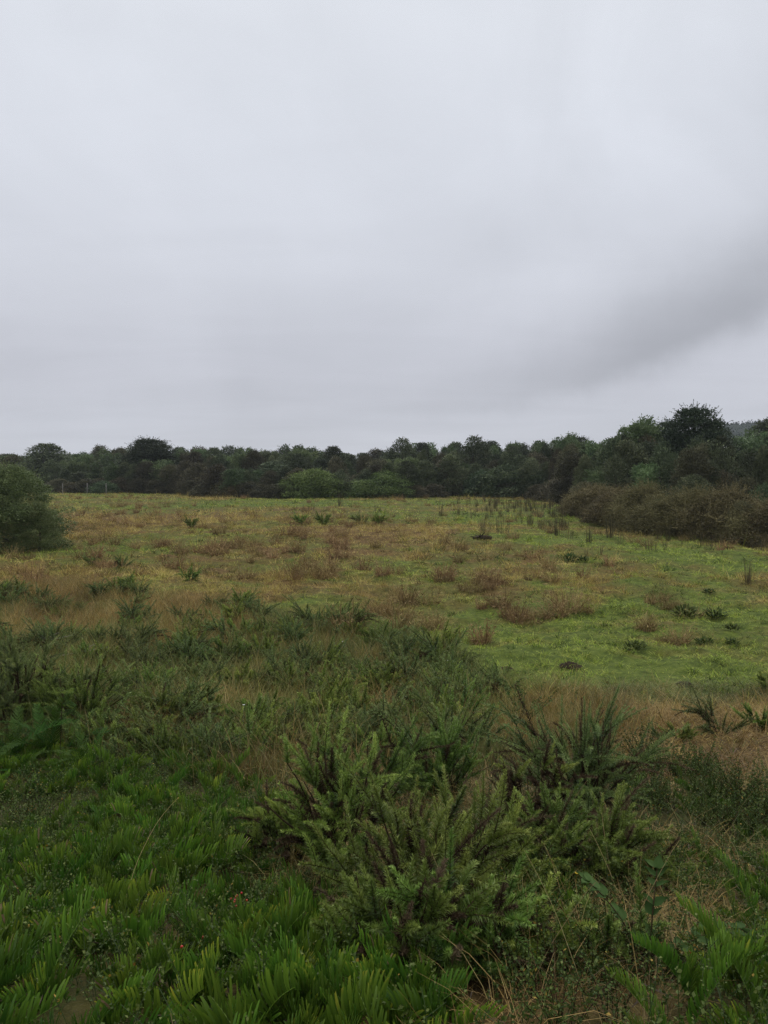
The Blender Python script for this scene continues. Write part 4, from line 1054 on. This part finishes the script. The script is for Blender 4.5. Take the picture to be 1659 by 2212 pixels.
def put_tree(kind, px, top, dist, wpx, label, group=None, name=None, v=None):
    """trunk on the ground at a distance, crown as tall and as wide as the plan shows"""
    y = dist; x = px_x(px, y); z0 = float(hgt(x, y))
    h = max(top_z(top, y) - z0, .8); w = wpx / F * y
    nh = MH.get(kind, NH)
    parts = CR[kind]; tr, cr, fl = parts[rng.integers(len(parts)) if v is None else v]
    e = link(name or 'tree', None); e.empty_display_size = .5; e.location = (x, y, z0); e.rotation_euler = (0, 0, rng.random() * 6.28)
    s = w / (2 * NR * (.74 if kind in ('light', 'big_light') else .84)); e.scale = (s, s * rng.uniform(.9, 1.1), h / nh)
    tag(e, label, 'tree' if 'tree' in (name or 'tree') else 'shrub', group)
    link('trunk', tr, e); link('crown', cr, e)
    if fl: link('blossom', fl, e)
    return e

MH = {'shrub': 3.2, 'green_shrub': 3.2, 'bright_mound': 3.0, 'mid_mound': 3.0, 'tan_mound': 2.4, 'brown_mound': 2.4, 'left': 5.0}
_SX = np.array([-700, 0, 60, 160, 200, 250, 290, 380, 430, 470, 560, 600, 640, 690, 770, 800, 840, 920, 960, 1080, 1130, 1160, 1210, 1250, 1290, 1310, 1340, 1420, 1500, 1560, 1590, 1620, 1659, 1800, 2400])
_SY = np.array([985, 979, 976, 976, 969, 962, 969, 963, 968, 966, 969, 972, 966, 973, 980, 970, 977, 959, 957, 959, 953, 958, 945, 942, 950, 930, 922, 925, 930, 935, 945, 935, 918, 925, 940.])
def sky_y(px): return np.interp(px, _SX, _SY)

# the ones that stand out
for a in [('dark', 105, 962, 122, 110, 'dark round topped tree rising over the left end of the wood'),
          ('big_layer', 328, 950, 112, 120, 'large dark tree with layered top in the left half of the wood'),
          ('dark', 870, 953, 104, 78, 'dark dome shaped tree standing above the wood near the middle'),
          ('dark', 1026, 949, 100, 82, 'broad dark rounded tree right of the dome shaped one'),
          ('big_layer', 1490, 884, 68, 128, 'tallest tree, dark and spreading, at the right end of the wood'),
          ('layer', 1540, 912, 71, 80, 'dark right shoulder tree leaning against the tallest one'),
          ('layer', 1440, 912, 72, 80, 'dark tree filling the gap left of the tallest one'),
          ('big_light', 1372, 908, 70, 120, 'tall light green tree beside the tallest dark one'),
          ('big_light', 1218, 941, 102, 85, 'light green tree with several pointed tops left of the tall light one'),
          ('light', 648, 964, 118, 80, 'pale rounded tree behind the bright green mound'),
          ('dark', 722, 968, 104, 60, 'small dark round tree behind the bright green mound'),
          ('dark', 590, 1000, 97, 100, 'dark green tree left of the bright green mound'),
          ('column', 918, 996, 92, 62, 'dark column shaped tree right of the fluffy mound'),
          ('column', 972, 984, 93, 72, 'taller dark column tree right of the first one'),
          ('bloom', 1395, 960, 62, 100, 'dark tree with white blossom in front of the tall light green one'),
          ('bloom', 1535, 955, 58, 90, 'dark tree with white blossom below the tallest one'),
          ('light', 1625, 945, 72, 130, 'light green tree at the right edge under the far hill'),
          ('light', 1700, 940, 66, 120, 'light green tree cut by the right edge'),
          ('dark', 1659, 912, 95, 110, 'dark treetop at the right edge in front of the far hill')]:
    put_tree(*a[:5], a[5], name='tree')
# rows of the wood
for row, (off, dlo, dhi, wmin, wmax, step) in enumerate([(30, -2, 7, 48, 78, 25), (16, 8, 26, 42, 68, 27), (3, 20, 52, 40, 66, 30)]):
    px = -230.0
    while px < 1900:
        px += step * rng.uniform(.6, 1.4)
        d = float(edge_y(px)) + off * rng.uniform(.7, 1.3)
        right = px > 1230
        if right: d = max(d, [80, 69, 58][row] + rng.normal(0, 3)) if px < 1500 else max(d, [76, 63, 50][row] + rng.normal(0, 3))
        top = sky_y(px) + rng.uniform(dlo, dhi) * (1.5 if right else 1.0)
        if 1270 < px < 1640 and row == 0: top += 22
        q = rng.random(); left = px < 560
        if row == 0: kind = 'light' if q < (.6 if left else .42) else 'dark' if q < .75 else 'brownish' if q < .9 else 'layer'
        elif row == 1: kind = 'light' if q < (.45 if left else .2) else 'dark' if q < .6 else 'brownish' if q < .8 else 'column'
        else: kind = 'dark' if q < .25 else 'brownish' if q < .55 else 'column' if q < .85 else 'light'
        w = rng.uniform(wmin, wmax) * (1.35 if right else 1.0) * (.8 if kind == 'column' else 1)
        kn = {'light': 'light green', 'dark': 'dark green', 'brownish': 'dull brownish green', 'column': 'narrow dark', 'layer': 'flat layered'}[kind]
        where = 'left part' if px < 560 else 'middle part' if px < 1230 else 'right part'
        rn = ('back', 'middle', 'front')[row]
        put_tree(kind, px, top, d, w, f'{kn} tree among its like in the {rn} row of the wood, {where}', f'{kn} trees, {rn} row, {where}', 'tree')
# low brush closing the foot of the wood
px = -200.0
while px < 1240:
    px += rng.uniform(26, 44)
    if 620 < px < 890: continue
    d = float(edge_y(px)) + rng.uniform(-.5, 2.5)
    put_tree('shrub', px, (1038 if px < 450 else 1046 if px < 900 else 1040) + rng.uniform(-8, 8), d, rng.uniform(48, 80), 'one of the dull brown green shrubs along the foot of the wood', 'shrubs along the foot of the wood', 'shrub')
for a in [('green_shrub', 1100, 1006, 92, 120, 'bluish green dense shrub at the wood edge above the rushes'), ('green_shrub', 1160, 1016, 90, 105, 'lower bluish green shrub right of the dense one'),
          ('green_shrub', 1040, 1018, 93, 80, 'small bluish green shrub left of the dense one'), ('shrub', 1215, 1030, 82, 90, 'dark twiggy shrub right of the bluish green ones'), ('shrub', 1260, 1038, 78, 90, 'dark twiggy shrub behind the first brown shrub'),
          ('green_shrub', 225, 1040, 104, 60, 'small pale green shrub at the foot of the wood on the left'), ('green_shrub', 560, 1020, 94, 70, 'dark green shrub between the tan mound and the bright mound')]:
    put_tree(*a[:5], a[5], name='shrub')

put_tree('bright_mound', 683, 1016, 88, 128, 'bright yellow green mound shrub at the wood edge', name='shrub')
put_tree('mid_mound', 832, 1020, 88, 125, 'fluffy mid green mound shrub right of the bright one', name='shrub')
put_tree('tan_mound', 495, 1034, 95, 95, 'tan mound shrub at the wood edge left of the bright green mound', name='shrub')
put_tree('tan_mound', 530, 1042, 92, 70, 'smaller tan mound right of the first tan one', name='shrub')
put_tree('mid_mound', 770, 1042, 90, 60, 'small mid green mound between the two large ones', name='shrub')

# brown shrubs on the right
for i, (px, top, d, w, lab) in enumerate([(1290, 1052, 53, 110, 'first brown shrub of the right hand row, beside the rushes'), (1345, 1062, 47, 110, 'second brown shrub from the rushes'), (1395, 1054, 44, 115, 'darker brown shrub in the middle of the right row'),
                                          (1450, 1080, 41, 110, 'brown shrub with the tan rush at its foot'), (1500, 1062, 40.5, 120, 'brown shrub left of the widest one'), (1575, 1062, 38.5, 150, 'widest brown shrub with pale twiggy top'), (1645, 1092, 36.5, 120, 'last brown shrub at the right edge'),
                                          (1725, 1078, 35.5, 150, 'brown shrub beyond the right edge'), (1262, 1072, 56, 60, 'small brown shrub before the first one')]):
    put_tree('brown_mound', px, top - 2, d, w * 1.2, lab, name='shrub', v=i % 3)
for a in [('shrub', 1322, 1066, 50, 70, 'dull green shrub growing up between the first two brown ones'), ('green_shrub', 1420, 1082, 42.5, 60, 'green shrub growing through the brown row at its middle'), ('shrub', 1535, 1074, 39.5, 80, 'olive shrub between the two widest brown ones'), ('shrub', 1612, 1082, 37, 80, 'olive shrub before the last brown one')]:
    put_tree(*a[:5], a[5], name='shrub')
for a in [('shrub', 1330, 1030, 62, 90, 'olive shrub behind the second brown one'), ('green_shrub', 1400, 1025, 60, 80, 'green shrub behind the darker brown one'), ('shrub', 1445, 1010, 57, 90, 'olive shrub behind the brown one with the rush'),
          ('bloom', 1500, 1030, 50, 75, 'dark shrub with white blossom behind the widest brown one'), ('shrub', 1560, 1020, 52, 100, 'olive brown shrub behind the widest brown one'), ('shrub', 1610, 1030, 47, 90, 'olive shrub near the right edge behind the brown row'), ('green_shrub', 1650, 1050, 44, 80, 'dark green shrub at the right edge behind the last brown one'), ('shrub', 1475, 990, 60, 90, 'tall olive shrub under the tallest tree')]:
    put_tree(*a[:5], a[5], name='shrub')

# the big bush on the left
LB = [crown(920 + i, 'mound', 'bush_leaf', nclump=170, per=220, leaf=.08, base=0., rcs=.85, spray=1.7, NH=5.0) for i in range(2)]
CR['left'] = LB
for a in [(25, 1005, 33, 170, 'big leafy bush at the left edge of the field'), (-60, 985, 33.5, 240, 'taller back of the big bush, beyond the left edge'), (80, 1085, 32, 85, 'low right shoulder of the big bush at the left edge')]:
    e = put_tree('left', a[0], a[1], a[2], a[3], a[4], name='bush')

# fence posts at the foot of the wood
g = Geo(); V, Fc = tubes(np.array([[[0, 0, -.2], [.01, 0, .6], [0, .01, 1.35], [.0, .01, 1.38]]]), np.array([[.075, .07, .065, .02]]), 8); g.add(V, Fc, .5)
POST = g.mesh('fence_post', M['post'])
for px, py, d, lab in [(150, 1068, 104, 'left of the three grey fence posts near the big bush'), (202, 1068, 104, 'middle one of three grey fence posts before the wood'), (242, 1068, 103.5, 'right one of three grey fence posts before the wood')]:
    x = px_x(px, d); tag(put('fence_post', POST, x, d - 2.2, 1.0), lab, 'post')

# ------------------------------------------------------------------ far wooded hill
def build_hill():
    rg = np.random.default_rng(950)
    u = np.linspace(120, 760, 320); v = np.linspace(560, 900, 150); X, Y = np.meshgrid(u, v)
    ridge = np.interp(X, [120, 270, 312, 330, 360, 420, 560, 700, 760], [-6, 10, 40, 42, 45, 52, 54, 40, -6.])
    prof = np.clip(1 - np.abs((Y - 720) / 175) ** 2, 0, 1)
    tr = np.maximum(fbm(X * .12, Y * .12, 3, 2), .4) * 6 + fbm(X * .4, Y * .4, 4, 2) * 3
    Z = -4 + (ridge + 2) * prof + (tr - 4) * (prof > 0)
    V = np.stack([X, Y, Z], 2).reshape(-1, 3); n = len(u)
    i = (np.arange(len(v) - 1)[:, None] * n + np.arange(n - 1)[None, :]).ravel()
    Fc = np.concatenate([np.stack([i, i + 1, i + n + 1], 1), np.stack([i, i + n + 1, i + n], 1)])
    g = Geo(); g.add(V, Fc, rg.random(len(V)))
    # leafy tufts so the ridge line reads as treetops
    m = 60000; k = rg.integers(0, len(V), m); B = V[k] + rg.normal(0, 1.2, (m, 3)); B = B[V[k][:, 2] > 5]; m = len(B)
    D = norm(rg.normal(0, 1, (m, 3)) + np.array([0, 0, .7])); v_, f_ = leaf4(B, D, perp(D, rg), rg.uniform(1.2, 2.6, m), rg.uniform(.8, 1.6, m), .1); g.add(v_, f_, rep(rg.random(m), 4))
    tag(link('hill', g.mesh('hill', M['far_wood'])), kind='structure')
build_hill()

# ------------------------------------------------------------------ air
def build_haze():
    x0, y0, z0, z1 = 1010., 1010., -6., 68.
    V = np.array([[sx * x0, sy * y0, z] for z in (z0, z1) for sx, sy in ((-1, -1), (1, -1), (1, 1), (-1, 1))])
    q = [(0, 3, 2, 1), (4, 5, 6, 7), (0, 1, 5, 4), (1, 2, 6, 5), (2, 3, 7, 6), (3, 0, 4, 7)]
    Fc = [t for a, b, c_, d in q for t in ((a, b, c_), (a, c_, d))]
    m = bpy.data.materials.new('haze'); nt, N = nodes(m)
    pv = N('ShaderNodeVolumePrincipled'); pv.inputs['Density'].default_value = HAZE; pv.inputs['Color'].default_value = (.80, .86, .95, 1)
    out = N('ShaderNodeOutputMaterial'); nt.links.new(pv.outputs[0], out.inputs['Volume'])
    g = Geo(); g.add(V, Fc); o = link('haze', g.mesh('haze', m)); tag(o, 'thin grey haze in the air over the field', 'haze', kind='stuff')
HAZE = .00028
if HAZE > 0: build_haze()

# ------------------------------------------------------------------ sky and light
SUN_EL, SUN_AZ = R(62), R(25)
def build_world():
    w = bpy.data.worlds.new('World'); SC.world = w; w.use_nodes = True
    nt = w.node_tree; nt.nodes.clear(); L = nt.links.new
    def N(t, **k):
        n = nt.nodes.new(t)
        for a, b in k.items(): setattr(n, a, b)
        return n
    def math_(op, a, b=None, c_=None, clamp=False):
        n = N('ShaderNodeMath', operation=op); n.use_clamp = clamp
        for i, v in enumerate((a, b, c_)):
            if v is None: continue
            if isinstance(v, (int, float)): n.inputs[i].default_value = v
            else: L(v, n.inputs[i])
        return n.outputs[0]
    sky = N('ShaderNodeTexSky', sky_type='NISHITA'); sky.sun_disc = False; sky.sun_elevation = SUN_EL; sky.sun_rotation = SUN_AZ
    b1 = N('ShaderNodeBackground'); b1.inputs[1].default_value = .05; L(sky.outputs[0], b1.inputs[0])
    tc = N('ShaderNodeTexCoord'); sp = N('ShaderNodeSeparateXYZ'); L(tc.outputs['Generated'], sp.inputs[0])
    X, Y, Z = sp.outputs
    zc = math_('MAXIMUM', Z, .0)
    # cloud sheet: how bright the overcast is by height above the horizon
    def rp(fac, stops):
        r = N('ShaderNodeValToRGB'); e = r.color_ramp.elements
        r.color_ramp.interpolation = 'B_SPLINE'
        while len(e) < len(stops): e.new(.5)
        for i, (p, cc) in enumerate(stops): e[i].position = p; e[i].color = cc
        L(fac, r.inputs[0]); return r.outputs[0]
    base = rp(zc, SKY)
    # cloud structure on the sheet (seen in perspective) and soft large bands
    inv = math_('DIVIDE', 1.0, math_('ADD', zc, .10))
    cx = N('ShaderNodeCombineXYZ'); L(math_('MULTIPLY', X, inv), cx.inputs[0]); L(math_('MULTIPLY', Y, inv), cx.inputs[1])
    mp = N('ShaderNodeMapping'); mp.inputs['Rotation'].default_value = (0, 0, R(28)); mp.inputs['Scale'].default_value = (.55, 1.1, 1); L(cx.outputs[0], mp.inputs[0])
    n1 = N('ShaderNodeTexNoise'); n1.inputs['Scale'].default_value = 1.2; n1.inputs['Detail'].default_value = 4; n1.inputs['Roughness'].default_value = .5; n1.inputs['Distortion'].default_value = .4
    L(mp.outputs[0], n1.inputs['Vector'])
    n2 = N('ShaderNodeTexNoise'); n2.inputs['Scale'].default_value = 2.6; n2.inputs['Detail'].default_value = 6; n2.inputs['Distortion'].default_value = .6; L(tc.outputs['Generated'], n2.inputs['Vector'])
    v1 = math_('MULTIPLY_ADD', math_('SUBTRACT', n1.outputs['Fac'], .5), .20, 1.0)
    v2 = math_('MULTIPLY_ADD', math_('SUBTRACT', n2.outputs['Fac'], .5), .38, 1.025)
    # a long dark cloud roll climbing to the right
    ys = math_('MAXIMUM', Y, .05); u = math_('DIVIDE', X, ys); v = math_('DIVIDE', Z, ys)
    nw = N('ShaderNodeTexNoise'); nw.inputs['Scale'].default_value = 5; nw.inputs['Detail'].default_value = 4; L(tc.outputs['Generated'], nw.inputs['Vector'])
    cen = math_('ADD', math_('MULTIPLY_ADD', math_('MULTIPLY', u, u), .35, .062), math_('MULTIPLY', u, .14))
    cen = math_('ADD', cen, math_('MULTIPLY', math_('SUBTRACT', nw.outputs['Fac'], .5), .10))
    nf = N('ShaderNodeTexNoise'); nf.inputs['Scale'].default_value = 14; nf.inputs['Detail'].default_value = 5; nf.inputs['Roughness'].default_value = .6; L(tc.outputs['Generated'], nf.inputs['Vector'])
    cen = math_('ADD', cen, math_('MULTIPLY', math_('SUBTRACT', nf.outputs['Fac'], .5), .05))
    wid = math_('MULTIPLY_ADD', math_('MAXIMUM', u, 0), .19, .028)
    dv = math_('SUBTRACT', v, cen)
    wid = math_('MULTIPLY', wid, math_('MULTIPLY_ADD', math_('GREATER_THAN', dv, 0.0), 1.0, .34))
    q = math_('DIVIDE', dv, wid)
    ga = math_('POWER', 2.718, math_('MULTIPLY', math_('MULTIPLY', q, q), -1.0))
    am = N('ShaderNodeMapRange', interpolation_type='SMOOTHSTEP'); am.inputs[1].default_value = -.12; am.inputs[2].default_value = .5; am.inputs[3].default_value = 0; am.inputs[4].default_value = .34
    L(u, am.inputs[0])
    fr = math_('GREATER_THAN', Y, .1)
    dk = math_('SUBTRACT', 1.0, math_('MULTIPLY', math_('MULTIPLY', ga, am.outputs[0]), fr))
    # broad duller bank low on the left
    q2 = math_('DIVIDE', math_('SUBTRACT', v, .15), .09); g2 = math_('POWER', 2.718, math_('MULTIPLY', math_('MULTIPLY', q2, q2), -1.0))
    a2 = N('ShaderNodeMapRange', interpolation_type='SMOOTHSTEP'); a2.inputs[1].default_value = .35; a2.inputs[2].default_value = -.3; a2.inputs[3].default_value = 0; a2.inputs[4].default_value = .05; L(u, a2.inputs[0])
    dk2 = math_('SUBTRACT', 1.0, math_('MULTIPLY', math_('MULTIPLY', g2, a2.outputs[0]), fr))
    q3 = math_('DIVIDE', math_('SUBTRACT', dv, math_('MULTIPLY_ADD', math_('MAXIMUM', u, 0), .16, .05)), .06); g3 = math_('POWER', 2.718, math_('MULTIPLY', math_('MULTIPLY', q3, q3), -1.0))
    a3 = N('ShaderNodeMapRange', interpolation_type='SMOOTHSTEP'); a3.inputs[1].default_value = -.2; a3.inputs[2].default_value = .3; a3.inputs[3].default_value = 0; a3.inputs[4].default_value = .09; L(u, a3.inputs[0])
    lt = math_('MULTIPLY_ADD', math_('MULTIPLY', g3, a3.outputs[0]), fr, 1.0)
    tot = math_('MULTIPLY', math_('MULTIPLY', math_('MULTIPLY', v1, v2), lt), math_('MULTIPLY', dk, dk2))
    vm = N('ShaderNodeVectorMath', operation='SCALE'); L(base, vm.inputs[0]); L(tot, vm.inputs['Scale'])
    b2 = N('ShaderNodeBackground'); b2.inputs[1].default_value = 1.0; L(vm.outputs[0], b2.inputs[0])
    mx = N('ShaderNodeMixShader'); mx.inputs[0].default_value = .94; L(b1.outputs[0], mx.inputs[1]); L(b2.outputs[0], mx.inputs[2])
    out = N('ShaderNodeOutputWorld'); L(mx.outputs[0], out.inputs[0])
SKY = [(0, srgb(206, 209, 217)), (.06, srgb(206, 208, 217)), (.13, srgb(203, 205, 215)), (.22, srgb(212, 215, 224)), (.34, srgb(219, 223, 232)), (.5, srgb(228, 232, 240)), (.75, srgb(234, 238, 244)), (1, srgb(238, 241, 246))]
build_world()

sun = bpy.data.lights.new('sun', 'SUN'); sun.energy = 1.5; sun.angle = R(75); sun.color = (1, .96, .9)
so = bpy.data.objects.new('sun', sun); COL.objects.link(so)
so.rotation_euler = (R(90) - SUN_EL, 0, math.pi - SUN_AZ)

cam = bpy.data.cameras.new('camera'); cam.sensor_fit = 'VERTICAL'; cam.sensor_height = 24; cam.lens = 24 * F / H0
cam.clip_start = .05; cam.clip_end = 6000
co = bpy.data.objects.new('camera', cam); COL.objects.link(co); co.location = (0, 0, CAMZ); co.rotation_euler = (R(90) - PITCH, 0, 0)
SC.camera = co

SC.view_settings.view_transform = 'Standard'; SC.view_settings.look = 'None'; SC.view_settings.exposure = 0; SC.view_settings.gamma = 1
cy = SC.cycles
cy.use_adaptive_sampling = True; cy.adaptive_threshold = .006
cy.max_bounces = 5; cy.diffuse_bounces = 3; cy.glossy_bounces = 1; cy.transmission_bounces = 3; cy.transparent_max_bounces = 4; cy.volume_bounces = 0
cy.use_denoising = True; cy.denoiser = 'OPENIMAGEDENOISE'; cy.denoising_input_passes = 'RGB_ALBEDO_NORMAL'; cy.denoising_prefilter = 'NONE'
